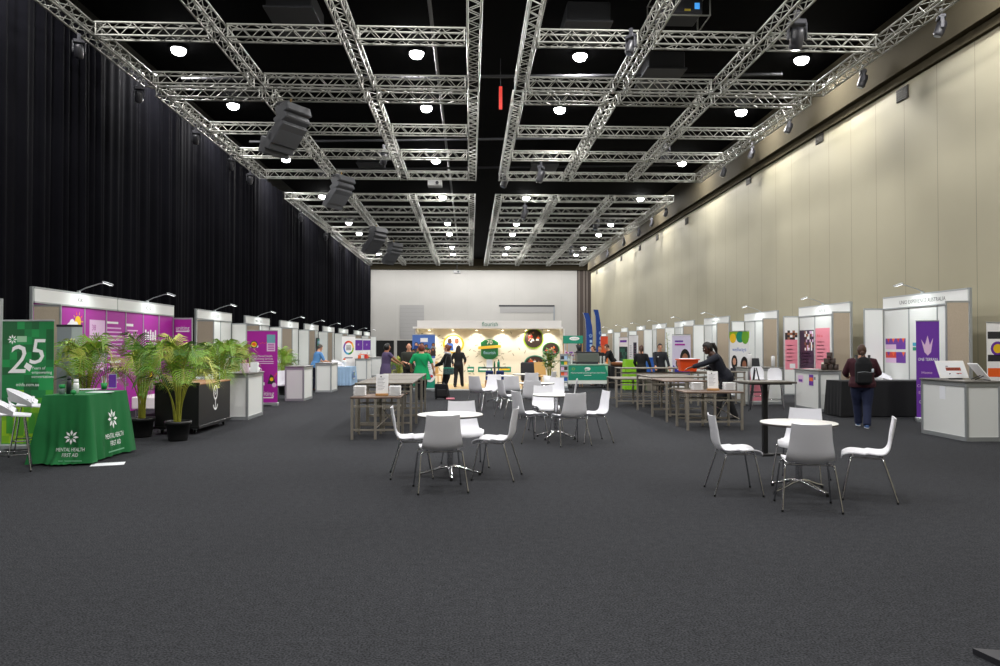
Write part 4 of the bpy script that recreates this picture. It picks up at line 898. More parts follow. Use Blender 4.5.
for (a, b_, tx) in ((467.5, 474, None), (478, 492, None), (498, 511, 'LIME')):
    x0, z0 = ax0(a, 372, YW); x1, z1 = ax0(b_, 366.8, YW); t = thing('wall_strip', 'green slogan strip low on the cream wall, %s' % {467.5: 'the short one before the woman in black', 478: 'left of the dark table', 498: 'right of the dark table'}[a], 'sign strip', ((x0+x1)/2, YW-.004, (z0+z1)/2)); w = x1-x0; h = z1-z0
    MB().at(FRONT).box(-w/2, w/2, -h/2, h/2, 0, .02, TEAL).at(T(0, -.0205, 0)@FRONT).box(-w*.4, w*.4, -h*.16, h*.16, 0, E1, YEL if tx else WPRINT).build('strip_panel', t)
# high table on the stand with its things
hx, hy = G(497, 392.5).x, YS+1.0
t = thing('side_table', 'dark table on the stand platform before the green slogan strips', 'table', (hx, hy, .036)); MB().box(-.48, .48, -.3, .3, 0.72, .75, INK, .005).build('tabletop', t); MB().box(-.03, .03, -.03, .03, .02, .72, INK).build('post', t); MB().cyl((0, 0), .24, 0, .02, INK, 24).build('base', t)
def onS(px): return (AY(px, 368, hy).x, hy, .787)
t = thing('table_card', 'white folded card on the stand side table', 'card', onS(489.5)); MB().at(RX(-.25)).box(-.11, .11, -.003, .003, .03, .3, PAPER).at(RX(.25)).box(-.11, .11, -.003, .003, .03, .3, PAPER).at(Matrix.Identity(4)).box(-.12, .12, -.08, .08, 0, .03, PAPER).build('card_body', t)
bottle('hand_gel_bottle', 'teal pump bottle on the stand side table', 'bottle', onS(498.5), .05, .3, TEAL, INK, .75, .35)
bottle('drink_bottle', 'dark green bottle between the card and the teal bottle', 'bottle', onS(494.5), .035, .22, DGRN, INK, .8, .5)
for px, lab in ((489.5, 'navy tote bag under the stand side table, nearer the white chairs'), (500, 'navy tote bag under the stand side table, nearer the plant')):
    t = thing('tote_bag', lab, 'bag', (AY(px, 380, hy+.5).x, hy+.5, .036), 0, 'navy bags under the dark table'); MB().at(T(0, 0, .25)).box(-.15, .15, -.07, .07, 0, .36, NAVY, .03).at(Matrix.Identity(4)).box(-.17, .17, -.1, .1, 0, .25, WOOD, .01).build('bag_body', t); MB().tube([(-.08, 0, .6), (-.06, 0, .72), (.06, 0, .72), (.08, 0, .6)], .008, NAVY, 6).build('handle', t)
# sofa chairs and plant
for px, lab, m in ((524.5, 'dark low lounge chair below the teal leaf picture', INK),): 
    p = Vector((AY(531, 380, YS+1.9).x, YS+1.9, .036)); t = thing('lounge_chair', lab, 'lounge chair', p, .0); MB().box(-.38, .38, -.3, .3, .2, .45, m, .06).build('seat', t); MB().box(-.38, .38, .22, .36, .2, .92, m, .05).build('backrest', t)
    for sx in (-.32, .32):
        for sy in (-.24, .28): MB().tube([(sx, sy, 0), (sx, sy, .22)], .02, WOOD).build('leg', t)
for px, lab in ((543.5, 'tan plywood lounge chair beside the plant pot'), (435, 'tan plywood chair at the curtain end of the stand')):
    p = Vector((AY(px, 380, YS+.9).x, YS+.9 if px > 500 else YS+2.2, .036)); p.x = AY(px, 380, p.y).x; p.z = .042; t = thing('plywood_chair', lab, 'chair', p, .4); WD2 = mat('pale_plywood', '#d2a866', .5)
    MB().box(-.24, .24, -.24, .24, .4, .44, WD2, .015).build('seat', t); MB().at(T(0, .24, .44)@RX(-.15)).box(-.24, .24, -.015, .015, .02, .5, WD2, .01).build('backrest', t)
    for sx in (-.2, .2):
        for sy in (-.2, .2): MB().tube([(sx, sy, .4), (sx*1.1, sy*1.1, 0)], .018, WD2).build('leg', t)
LEAF = mat('broad_leaf_green', '#3f7a26', .45, noise=(6, .3))
p = Vector((AY(549.5, 385, 26.0).x, 26.0, 0)); t = thing('potted_plant', 'leafy green plant in a tall white pot beside the magazine rack', 'plant', p)
MB().lathe([(0, 0), (.14, 0), (.22, .55), (.2, .55), (.17, .5), (0, .5)], WPRINT, 22).build('pot', t); MB().lathe([(0, .51), (.18, .505)], SOIL, 14).build('soil', t)
st_ = MB(); lf = MB(); r = random.Random(5)
for k in range(15):
    a = k*2.4; f = (k+.5)/15; top = Vector((math.cos(a)*.4*f, math.sin(a)*.4*f, 1.45-.45*f*f)); pts = [Vector((math.cos(a)*.05, math.sin(a)*.05, .5)), Vector((top.x*.4, top.y*.4, .5+(top.z-.5)*.6)), top]; st_.tube(pts, .009, STEMM, 5)
    for q in range(9):
        s_ = .35+.65*q/8; c_ = pts[0].lerp(pts[1], min(1, s_*2)) if s_ < .5 else pts[1].lerp(pts[2], (s_-.5)*2); b_ = r.uniform(0, 6.3); d = Vector((math.cos(b_), math.sin(b_), r.uniform(-.3, .6))).normalized(); w_ = d.cross(Vector((0, 0, 1))).normalized(); L = r.uniform(.16, .26)
        lf.add([c_, c_+d*L*.45+w_*.05, c_+d*L, c_+d*L*.45-w_*.05, c_+d*L*.5+Vector((0, 0, .015))], [(0, 1, 4), (1, 2, 4), (2, 3, 4), (3, 0, 4)], LEAF, True)
st_.build('stem', t); lf.build('foliage', t)
# magazine rack
p = Vector((AY(564, 388, 26.5).x, 26.5, 0)); t = thing('magazine_rack', 'tall narrow rack of colourful leaflets between the plant and the coffee cart', 'rack', p)
MB().box(-.14, .14, .0, .04, .02, 1.3, GREYP).box(-.16, .16, -.14, .14, 0, .03, GREYP).build('rack_frame', t)
for k in range(6):
    m = (RED, TEAL, ORNG, PPALE, GREEN, INK)[k]; sp_ = MB().at(T(0, -.002, .1+.19*k)@RX(-.12)).box(-.13, .13, -.06, -.05, 0, .05, CLEAR).box(-.13, .13, -.05, .0, -.005, 0, CLEAR).build('pocket', t); MB().at(T(0, -.002, .1+.19*k)@RX(-.12)).box(-.11, .0, -.045, -.03, .001, .17, m).box(.005, .11, -.045, -.03, .001, .165, (WPRINT, BLUE, PINK, BROWN, YEL, LBLUE)[k]).build('leaflet', sp_)
# ================================================================== COFFEE CART
YC = 28.0; c0, c1 = AY(568, 380, YC).x, AY(608, 380, YC).x; cw = c1-c0; cx_ = (c0+c1)/2
t = thing('coffee_cart', 'green-fronted coffee cart on castors with white base', 'coffee cart', (cx_, YC, 0))
MB().box(-cw/2, cw/2, 0, .7, .16, .86, mat('cart_body', '#d8d8d2', .5), .01).build('body', t); MB().box(-cw/2-.02, cw/2+.02, -.03, .74, .86, .9, mat('cart_top', '#9fb8a8', .4), .008).build('worktop', t)
fp = MB().box(-cw/2+.01, cw/2-.01, -.012, 0, .3, .85, TEAL); fp.at(T(0, -.0125, 0)@FRONT)
fp.disc(-.02, .72, .11, 0, E1, WPRINT, 20, .065).poly([(-.11, .72), (-.0, .7), (-.1, .62)], 0, E1, WPRINT); fp.text('mensline', -.02, .705, .06, TEAL, E1, width=.16)
fp.text('More mental conversations start here', 0, .55, .085, WPRINT, 0, width=cw*.86); fp.box(-.14, .12, .47, .49, 0, E1, GREENP if False else WPRINT)
fp.disc(-.55, .72, .06, 0, E1, LIME, 16, .05).disc(-.55, .72, .045, E1, 2*E1, TEAL, 16, .035).poly([(cw/2-.12, .84), (cw/2-.02, .84), (cw/2-.02, .55)], 0, E1, mat('mint_print', '#8fd0a8', .5)); fp.build('front_panel', t)
MB().box(-cw/2+.01, cw/2-.01, -.012, 0, .16, .29, WHT).build('kick_panel', t)
for x in (-cw/2+.12, cw/2-.12):
    for y in (.08, .62): c_ = MB().box(x-.03, x+.03, y-.03, y+.03, .11, .16, ALUP).build('castor', t); MB().tube([(x-.015, y, .055), (x+.015, y, .055)], .055, RUB, 16).build('castor_wheel', c_)
t = thing('coffee_machine', 'grey espresso machine on the green coffee cart', 'coffee machine', (AY(587, 360, YC+.24).x, YC+.24, .901))
MB().box(-.42, .42, -.22, .25, .08, .42, mat('machine_grey', '#7f8580', .35, .4), .02).build('body', t); MB().box(-.38, .38, -.232, -.222, .13, .37, mat('machine_face', '#666d66', .4, .3)).build('front_panel', t); MB().box(-.45, .45, -.24, .27, .42, .46, INK, .01).build('cup_tray', t); MB().box(-.4, .4, -.2, .2, 0, .08, INK).build('base', t)
t = thing('coffee_grinder', 'black coffee grinder standing behind the espresso machine', 'grinder', (AY(579, 355, YC+.62).x, YC+.62, .901)); MB().box(-.11, .11, -.04, .04, 0, .5, INK, .02).build('body', t); MB().lathe([(0, .5), (.06, .5), (.13, .72), (0, .72)], INK, 16).build('hopper', t)
for k, px in enumerate((571.5, 600.5, 604)): 
    x = AY(px, 362, YC+.2).x; t = thing('paper_cup_stack', ['white cup tower at the plant end of the coffee cart', 'white cup tower beside the espresso machine', 'white cup tower at the aisle end of the coffee cart'][k], 'cups', (x, YC+.2, .901)); b_ = MB()
    for q in range(9): b_.lathe([(.03, .012*q*2.2), (.042, .09+.012*q*2.2), (.045, .09+.012*q*2.2), (.038, .08+.026*q)], WPRINT, 14)
    b_.build('cups', t); t['kind'] = 'thing'
xs0, zs1 = ax0(564.2, 335.5, YC+.6); xs1, zs0 = ax0(584.3, 343.5, YC+.6)
t = thing('cart_sign', 'green sign board on wooden posts above the coffee cart', 'sign', ((xs0+xs1)/2, YC+.95, 0)); w = xs1-xs0
MB().box(-w/2, w/2, -.02, .02, zs0, zs1, TEAL, .006).at(T(0, -.0205, 0)@FRONT).disc(.05, (zs0+zs1)/2+.04, .2, 0, E1, WPRINT, 20, .07).text('mensline', .05, (zs0+zs1)/2+.015, .07, TEAL, E1, width=.26).build('sign_board', t)
for x in (-w/2+.02, -w/2+.16, w/2-.12, w/2-.02): MB().box(x-.015, x+.015, .021, .051, 0, zs0+.1, mat('trellis_wood', '#c79a63', .5)).build('post', t)
for z in (1.05, 1.2): MB().box(-w/2, w/2, .052, .07, z, z+.03, mat('trellis_wood', '#c79a63', .5)).build('rail', t)
t = thing('flower_bunch', 'bunch of purple flowers standing beside the coffee cart', 'flowers', (AY(570.5, 358, YC+.55).x-.06, YC+.62, .901)); MB().lathe([(0, 0), (.05, 0), (.07, .2), (.05, .2), (0, .05)], CLEAR, 14).build('vase', t)
b_ = MB(); r = random.Random(2)
for k in range(16):
    a = r.uniform(0, 6.3); q = r.uniform(.02, .17); c_ = (math.cos(a)*q, math.sin(a)*q, .38+r.uniform(-.08, .1)); b_.tube([(0, 0, .05), c_], .004, GREEN, 5).ell(c_, (.035, .035, .03), (PURP, MAG, PPALE)[k % 3], 8, 6)
b_.build('blooms', t)
# ================================================================== CLOTHED TABLES
def clothed(label, cx, cy, w, d, h, m, tlabel, drop=.015, seed=3, draw=None):
    t = thing('trestle_table', tlabel, 'table', (cx, cy, 0)); MB().box(-w/2+.02, w/2-.02, -d/2+.02, d/2-.02, h-.035, h-.005, LAMW).build('tabletop', t)
    for sx in (-1, 1):
        for sy in (-1, 1): MB().tube([(sx*(w/2-.08), sy*(d/2-.08), 0), (sx*(w/2-.08), sy*(d/2-.08), h-.036)], .014, BLACK).build('leg', t)
    mb = cloth(cx-w/2, cx+w/2, cy-d/2, cy+d/2, h, .035, drop, m, .014, seed); c_ = mb.build('tablecloth'); tag(c_, label, 'tablecloth')
    if draw: draw(c_)
    return t
a_, b_ = G(841.3, 417.5), G(824.5, 414)
clothed('long black tablecloth behind the walking woman with the backpack', a_.x+1.15, a_.y+.38, 2.25, .72, .8, BLKF, 'trestle table under the long black cloth')
def card(c_): MB().at(T(G(350.3, 386).x-.28+.28+.05, G(350.3, 386).y+.6, .42)@face_to(1)).box(-.2, .2, -.16, .16, 0, .002, WPRINT).box(-.17, .17, -.12, .12, .002, .003, BLUE).box(-.02, .15, -.02, .08, .003, .004, LIME).build('printed_logo', c_)
q = G(350.3, 386); clothed('light blue tablecloth with a small blue and green print', q.x-.32, q.y+.75, .64, 1.5, .74, LBLUE, 'trestle table under the light blue cloth', seed=5, draw=card)
q = Vector((c1+.46, 28.3, 0))-Vector((.42, .4, 0)); clothed('black tablecloth beside the coffee cart', q.x+.42, q.y+.4, .72, .8, .82, BLKF, 'trestle table under the black cloth by the coffee cart', seed=6)
t = thing('pastry_basket', 'brown wicker basket on the black cloth by the coffee cart', 'basket', (q.x+.42, q.y+.4, .822)); MB().lathe([(0, 0), (.24, 0), (.32, .14), (.3, .14), (.22, .02), (0, .02)], mat('wicker', '#7a4a26', .7, bump=(50, .8)), 20).build('basket_body', t); b2 = MB()
for k in range(7): b2.ell((.13*math.cos(k*.9)*(k > 0), .13*math.sin(k*.9)*(k > 0), .1), (.075, .06, .05), mat('pastry', '#b8743a', .6), 10, 6)
b2.build('pastries', t)
p = at0(632.5, 26.8); clothed('lime green tablecloth near the waiting staff', p.x, p.y, .6, .5, 1.1, mat('lime_cloth', '#86c41e', .8), 'trestle table under the lime green cloth', seed=8)
# ================================================================== RIGHT-HAND THINGS
t = thing('orange_tub', 'orange plastic tub on a steel table beside the leaning woman', 'tub', (AY(687.5, 366, 19.9).x, 19.9, .902))
def rrect(a, b_): return [(a*x, b_*y) for x, y in ((-1, -.9), (-.92, -1), (.92, -1), (1, -.9), (1, .9), (.92, 1), (-.92, 1), (-1, .9))]
OT = mat('orange_plastic', '#e8501c', .4); mb = MB(); lv = [(.2, .15, 0), (.25, .19, .3), (.28, .22, .3), (.28, .22, .33), (.24, .18, .33), (.19, .14, .02)]
rws = [[(x, y, z) for x, y in rrect(a, b_)+[rrect(a, b_)[0]]] for a, b_, z in lv]; mb.grid(rws, OT, 0, False); mb.poly(rrect(.2, .15), 0, .01, OT); mb.build('tub_body', t); MB().at(T(0, 0, .3)).box(-.2, .2, -.13, .13, 0, .05, PAPER, .02).build('contents', t)
t = thing('blue_crate', 'bright blue plastic crate standing between the two waiting staff', 'crate', at0(651, 26.4)); MB().at(T(0, 0, .55)).box(-.16, .16, -.14, .14, 0, .6, BLUE, .02).box(-.18, .18, -.16, .16, .58, .63, BLUE, .01).build('crate_body', t); MB().box(-.19, .19, -.16, .16, 0, .55, STEEL, .01).build('stand', t)
def bistro(label, pos, a, src=[None]):
    if src[0]: return dup(src[0], label, pos, -math.radians(a))
    t = thing('tall_shell_chair', label, 'bar chair', pos, -math.radians(a), 'tall white bar chairs'); src[0] = t
    rows = []
    for i in range(10):
        f = i/9; y, z, w = crom([(.19, .7, .13), (.0, .68, .18), (-.15, .7, .165), (-.2, .84, .175), (-.23, .98, .155), (-.24, 1.06, .05)], 2)[min(i, 10)]; rows.append([(u*w, y+.03*u*u*(f > .4), z) for u in [-1+.25*q for q in range(9)]])
    MB().grid(rows, WHITE, .012).build('seat_shell', t)
    for sx in (-1, 1):
        for y0, y1 in ((.12, .2), (-.12, -.2)): MB().tube([(sx*.13, y0, .685), (sx*.2, y1, 0)], .011, CHROME).build('leg', t)
    MB().tube([(.18, .17, .25), (-.18, .17, .25), (-.18, -.17, .25), (.18, -.17, .25), (.18, .17, .25)], .008, CHROME).build('foot_rail', t)
bistro('tall white bar chair by the beige booth end, nearer the easel', at0(758.5, 19.6), 190); bistro('tall white bar chair by the beige booth end, further from the easel', at0(775, 18.4), 200)
p = at0(755.5, 18.0); t = thing('easel', 'black folding easel beside the counter with the pink poster', 'easel', p)
for a, b_ in (((-.22, -.12, 0), (-.02, 0, 1.05)), ((.22, -.12, 0), (.02, 0, 1.05)), ((0, .35, 0), (0, .02, 1.0))): MB().tube([a, b_], .014, INK).build('leg', t)
MB().box(-.16, .16, -.09, -.07, .45, .48, INK).box(-.1, .1, -.05, -.035, .7, .725, INK).build('tray', t)
cw_ = G(749, 404.5)
t = thing('laptop', 'open laptop on the pink-poster counter', 'laptop', (cw_.x+.34, cw_.y+.35, 1.002), .1); MB().box(-.17, .17, -.12, .12, 0, .015, GREYP, .004).build('keyboard_base', t); sc_ = MB().at(T(0, .12, .015)@RX(-.25)).box(-.17, .17, -.004, .004, 0, .23, INK, .003).build('screen', t)
t = thing('white_canister', 'white upright canister on the pink-poster counter beside the laptop', 'canister', (cw_.x+.1, cw_.y+.2, 1.002)); MB().lathe([(0, 0), (.055, 0), (.055, .34), (.045, .36), (0, .36)], WPRINT, 18).build('canister_body', t); MB().lathe([(0, .361), (.03, .361), (.03, .38), (0, .38)], GINK, 12).build('lid', t)
t = thing('white_canister', 'white upright canister at the wall end of the pink-poster counter', 'canister', (cw_.x+.75, cw_.y+.2, 1.002)); MB().lathe([(0, 0), (.05, 0), (.05, .28), (.04, .3), (0, .3)], WPRINT, 18).build('canister_body', t); MB().lathe([(0, .301), (.03, .301), (.03, .32), (0, .32)], GINK, 12).build('lid', t)
# dark canisters on the sticker counter
cAp = G(819.6, 412); pr = None
for k, (ix, iz) in enumerate([(0, 0), (1, 0), (2, 0), (0.5, 1), (1.5, 1), (1, 2)]):
    lab = ('bottom', 'middle', 'top')[iz]; lab = {0: 'dark brown canister in the bottom row on the sticker counter, nearest the aisle', 1: 'dark brown canister in the middle of the bottom row on the sticker counter', 2: 'dark brown canister in the bottom row on the sticker counter, nearest the wall', 3: 'dark brown canister in the second row of the pyramid, nearest the aisle', 4: 'dark brown canister in the second row of the pyramid, nearest the wall', 5: 'dark brown canister topping the pyramid on the sticker counter'}[k]
    pos = (cAp.x+.2+.145*ix, cAp.y+.18, 1.002+.142*iz)
    if pr is None:
        pr = thing('dark_canister', lab, 'canister', pos, 0, 'dark canisters in a pyramid'); MB().lathe([(0, 0), (.066, 0), (.068, .01), (.068, .12), (.064, .122), (0, .122)], BROWN, 20).build('canister_body', pr); MB().lathe([(0, .1225), (.07, .1225), (.07, .138), (0, .14)], mat('canister_lid', '#4a382c', .4), 20).build('lid', pr)
    else: dup(pr, lab, pos)
def paper_on(lab, pos, rz, w=.21, d=.3, m=PAPER): single(MB().box(-w/2, w/2, -d/2, d/2, 0, .008, m), 'leaflet', lab, 'leaflet', pos, rz, 'loose leaflets')
paper_on('white leaflets on the sticker counter beside the dark canisters', (cAp.x+.15, cAp.y+.75, 1.002), .3)
paper_on('pink leaflets at the far end of the sticker counter', (cAp.x+.25, cAp.y+1.1, 1.002), .1, .25, .2, PINK)
# framed screens on the big counter
cRp = G(967, 441.5)
def framed(label, pos, rz, tiltx, w=.52, h=.34):
    t = thing('framed_screen', label, 'screen', pos, rz); R_ = T(0, 0, .02)@RX(-tiltx)
    MB().at(R_).box(-w/2, w/2, 0, .02, 0, h, WPRINT, .006).build('frame', t); mb = MB().at(R_@T(0, -.0005, 0)@FRONT); mb.box(-w/2+.035, w/2-.035, .035, h-.035, 0, E1, PAPER); mb.box(-w*.22, w*.3, h*.42, h*.6, E1, 2*E1, mat('brick_print', '#a8412c', .5))
    for k in range(9): mb.box(-w*.2+.028*k, -w*.2+.028*k+.012, h*.46, h*.56, 2*E1, 3*E1, BROWN)
    mb.box(w*.1, w*.28, h*.24, h*.28, E1, 2*E1, RED).box(-w*.2, -w*.12, h*.64, h*.7, E1, 2*E1, GINK); mb.build('screen_face', t)
    MB().tube([(-.08, .015, .1), (-.1, .2, 0.008)], .008, INK).tube([(.08, .015, .1), (.1, .2, .008)], .008, INK).box(-.12, .12, -.03, .01, 0, .018, INK).build('stand', t)
framed('white-framed screen with a brick-red strip, facing the camera on the large counter', (cRp.x+.22, cRp.y+.62, 1.002), .12, .42, .56, .33)
framed('white-framed screen seen edge-on at the wall end of the large counter', (cRp.x+.52, cRp.y+.25, 1.002), 1.25, .65, .5, .34)
def open_sphere(label, p, a): chair(label, p, a, 'chairs behind the booths')
bar_stool('white curved-back chair behind the long black cloth', Vector((AY(884, 400, 18.2).x, 18.2, 0)), 150)
bar_stool('white curved-back chair by the lime green cloth', at0(623, 30.2), 150)
# climbing plant at the far booth
p = at0(667.3, 28.6); t = thing('climbing_plant', 'tall thin climbing plant against a booth end, behind the man in the dark jumper', 'plant', p); MB().lathe([(0, 0), (.12, 0), (.15, .3), (0, .3)], WPRINT, 16).build('pot', t); lf = MB(); r = random.Random(8); MB().tube([(0, 0, .3), (.03, 0, 1.2), (-.02, 0, 2.1)], .012, STEMM, 6).build('stem', t)
for k in range(40):
    z = .5+1.65*k/40; a = k*2.4; d = Vector((math.cos(a), math.sin(a), .2)); c_ = Vector((.02, 0, z)); w = d.cross(Vector((0, 0, 1))).normalized(); lf.add([c_, c_+d*.07+w*.04, c_+d*.15, c_+d*.07-w*.04], [(0, 1, 2, 3)], LEAF)
lf.build('foliage', t)
# gifts on far left counters
def heap(label, pos, seed, cols, n=9, s=.09, spread=.18):
    r = random.Random(seed); 
    for k in range(n):
        a = r.uniform(0, 6.3); x, y = spread*(k % 3-1)*.9, spread*(k//3-1)*1.3; h = s*r.uniform(1.0, 2.4); t = thing('gift_box', label[k % len(label)], 'box', (pos[0]+x, pos[1]+y, pos[2]), r.uniform(-.2, .2), 'gifts on the far counter'); m = cols[k % len(cols)]; MB().box(-s*.7, s*.7, -s*.7, s*.7, 0, h, m, .005).build('box_body', t); MB().box(-s*.75, s*.75, -s*.75, s*.75, h, h+.02, WPRINT if m is not WPRINT else ORNG, .004).build('lid', t)
f = G(366.5, 380.5); heap(['orange gift box on the far counter before the purple posters', 'white gift box on the far counter before the purple posters', 'red gift box on the far counter before the purple posters'], (f.x-.25, f.y+.75, 1.002), 3, [ORNG, WPRINT, RED], 9, .09, .165)
q = G(350.3, 386); 
bar_stool('white curved-back chair behind the light blue cloth', at0(338.5, 33.0), 120)
t = thing('desk_lamp', 'small orange and white ornament on the light blue cloth', 'ornament', (q.x-.3, q.y+.4, .742)); MB().lathe([(0, 0), (.08, 0), (.03, .05), (.03, .12), (.1, .18), (.06, .28), (0, .28)], WPRINT, 16).build('ornament_body', t); MB().ell((0, 0, .3), (.05, .05, .05), ORNG, 12, 8).build('ornament_top', t)
f = G(330.8, 392.3); paper_on('white papers on the counter under the man in blue\'s hands', (f.x-.25, f.y+.5, 1.002), .2)
# teal wall screen on the booth near the man in blue
p = AX(320.5, 345, BL+.05); t = thing('wall_screen', 'teal wall screen on the booth behind the man in blue', 'screen', (BL+.03, AX(320, 345, BL).y-2.0+1.4, 1.6)); MB().box(0, .05, -.55, .55, -.35, .4, INK, .01).build('bezel', t); MB().at(T(.0505, 0, 0)@face_to(1)).box(-.5, .5, -.3, .35, 0, E1, TEAL).box(-.4, .2, .1, .25, E1, 2*E1, LBLUE).box(-.5, .5, -.3, -.12, E1, 2*E1, INK).build('screen_face', t)
# ================================================================== RIGGING UNDER THE CEILING
def line_array(label, px, py, Y, n, s, a=.0):
    p = AY(px, py, Y); t = thing('hanging_speaker', label, 'speaker', (p.x, Y, p.z), a, 'hanging line-array speakers'); y, z, an = 0, 0, .3; CB = mat('speaker_grey', '#3b3c3f', .6)
    MB().box(-.45*s, .45*s, -.1*s, .3*s, .02, .1*s, INK).tube([(0, .1*s, .1*s), (0, .1*s, max(.2, ZT-p.z))], .02, mat('yellow_chain', '#8a6a1c', .5)).build('flying_frame', t)
    for k in range(n):
        M = T(0, y, z)@RX(-an); c_ = MB().at(M).box(-.55*s, .55*s, -.25*s, .3*s, -.3*s, 0, CB, .03*s).build('cabinet', t)
        MB().at(M).box(-.5*s, .5*s, -.262*s, -.25*s, -.28*s, -.02*s, mat('speaker_mesh', '#3d3e40', .7)).build('grille', c_)
        y += .31*s*math.sin(an)*1.0; z -= .31*s*math.cos(an); an += .2
line_array('large black line-array speaker hanging closest to the camera', 293, 108, 21.0, 6, .85, 1.0)
line_array('black line-array speaker hanging second from the camera', 343, 178, 29.8, 5, .85, 1.0)
line_array('black line-array speaker hanging third from the camera', 378, 229, 42.8, 5, 1.0, 1.0)
line_array('black line-array speaker hanging farthest from the camera', 395, 244, 49.0, 5, .95, 1.0)
SL = [None]
def stage_light(label, pos, s=1.0, rz=0, group='stage lights on the trusses'):
    if SL[0]: return dup(SL[0], label, pos, rz, group, (s, s, s))
    t = thing('hanging_spotlight', label, 'stage light', pos, rz, group); SL[0] = t; t.scale = (s, s, s)
    MB().box(-.05, .05, -.03, .03, .3, .5, INK).box(-.16, .16, -.1, .1, .2, .31, INK, .02).build('clamp_base', t)
    MB().box(-.19, -.16, -.05, .05, -.08, .26, INK, .01).box(.16, .19, -.05, .05, -.08, .26, INK, .01).box(-.19, .19, -.05, .05, .2, .24, INK).build('yoke', t)
    hd = MB().at(RX(.35)).lathe([(0, -.26), (.1, -.26), (.13, -.2), (.13, .08), (.1, .16), (0, .17)], mat('lamp_body', '#26262a', .4), 16).build('lamp_head', t); MB().at(RX(.35)).lathe([(0, -.264), (.09, -.264)], mat('lamp_lens', '#8b93a0', .1), 16).build('lens', hd)
for k, (px, py) in enumerate([(79, 45), (139, 92), (196, 137), (231, 165), (250, 181), (301, 216), (326, 236), (340, 245)]):
    p = AX(px, py, -8.45); stage_light('moving stage light under the truss above the curtain, %s from the camera' % ORD[k+1], (p.x, p.y, 7.98), .7, .4)
for k, (px, py) in enumerate([(941, 27), (863, 80), (789, 127), (752, 153), (723.6, 172), (666, 213), (652, 223), (639, 233), (624, 243), (607.6, 255)]):
    p = AX(px, py, 10.6); t0 = stage_light('white-lensed stage light bracketed off the beige wall, %s from the camera' % ORD[k+1], (10.9, AX(px, py, 10.9).y, AX(px, py, 10.9).z), .85, 1.2)
for k, (px, py, Y, s, lab) in enumerate([(797, 36, 16.45, 1.15, 'big black stage light under the first cross truss near the beige wall'), (665, 155, 29.0, 1.1, 'black stage light hanging near the beige wall, under the second truss section'), (384, 158, 28.2, 1.0, 'black stage light beside the inner truss, above the far grey wall door'), (322, 172, 33.5, 1.0, 'black stage light just before the second line-array speaker'), (541, 175, 30.6, 1.2, 'bright cluster stage light right of the central gap'), (525, 213, 38.5, 1.2, 'stage light cluster right of the central gap, in the far truss section'), (505, 181, 31.6, 1.1, 'black stage light at the end of the truss right of the gap'), (631, 46, 16.5, .8, 'small stage light under the first cross truss, second truss from the wall'), (596, 225, 43.0, 1.1, 'black stage light under the far section, second truss from the wall'), (571, 251, 54.4, 1.0, 'black stage light among the farthest trusses')]):
    p = AY(px, py, Y); stage_light(lab, tuple(p), s, .3*k)
for k, (px, py, Y, lab) in enumerate([(435, 184, 31.6, 'white projector hanging under the second truss section'), (457, 272, 62.0, 'grey projector hanging in front of the far white wall')]):
    p = AY(px, py, Y); t = thing('hanging_projector', lab, 'projector', tuple(p), 0, 'hanging projectors'); MB().box(-.3, .3, -.25, .25, -.12, .12, mat('projector_white', '#a9a9a8', .4), .03).build('body', t); MB().tube([(.1, -.25, 0), (.1, -.3, 0)], .07, INK, 16).build('lens', t); MB().tube([(0, 0, .12), (0, 0, max(.3, ZT-p.z))], .03, INK).build('drop_pole', t)
p = AY(678, 14, 18.4); t = thing('hanging_projector', 'large black projector in a metal cage above the first cross truss', 'projector', (p.x, 18.4, p.z), 0, 'hanging projectors'); MB().box(-.5, .5, -.4, .4, -.15, .25, INK, .03).build('body', t); cg = MB()
for z in (-.25, .4):
    cg.tube([(-.65, -.5, z), (.65, -.5, z), (.65, .5, z), (-.65, .5, z), (-.65, -.5, z)], .02, ALU, 6)
for x in (-.65, .65):
    for y in (-.5, .5): cg.tube([(x, y, -.25), (x, y, .4)], .02, ALU, 6)
cg.build('cage', t); MB().box(.3, .42, -.41, -.4, -.05, .1, mat('blue_led', '#3f8fd8', .4, emit=1)).build('indicator', t); MB().box(.05, .2, -.41, -.4, -.1, -.05, mat('yellow_tag', '#c9b43a', .5)).build('indicator', t)
t = thing('hanging_tag', 'small orange-red banner hanging in the central ceiling gap', 'tag', tuple(AY(500.6, 98, 22.6)), 0); MB().box(-.05, .05, -.01, .01, -.35, .35, RED).tube([(0, 0, .35), (0, 0, 1.2)], .006, INK).build('tag_body', t)
# black wedge at the very front
g = G(972.5, 654); single(MB().poly([(0, 0), (.7, -.18), (.8, -.5), (.1, -.5)], 0, .03, INK), 'floor_plate', 'black plate corner on the carpet at the bottom right of the photo', 'plate', (g.x, g.y, .001))
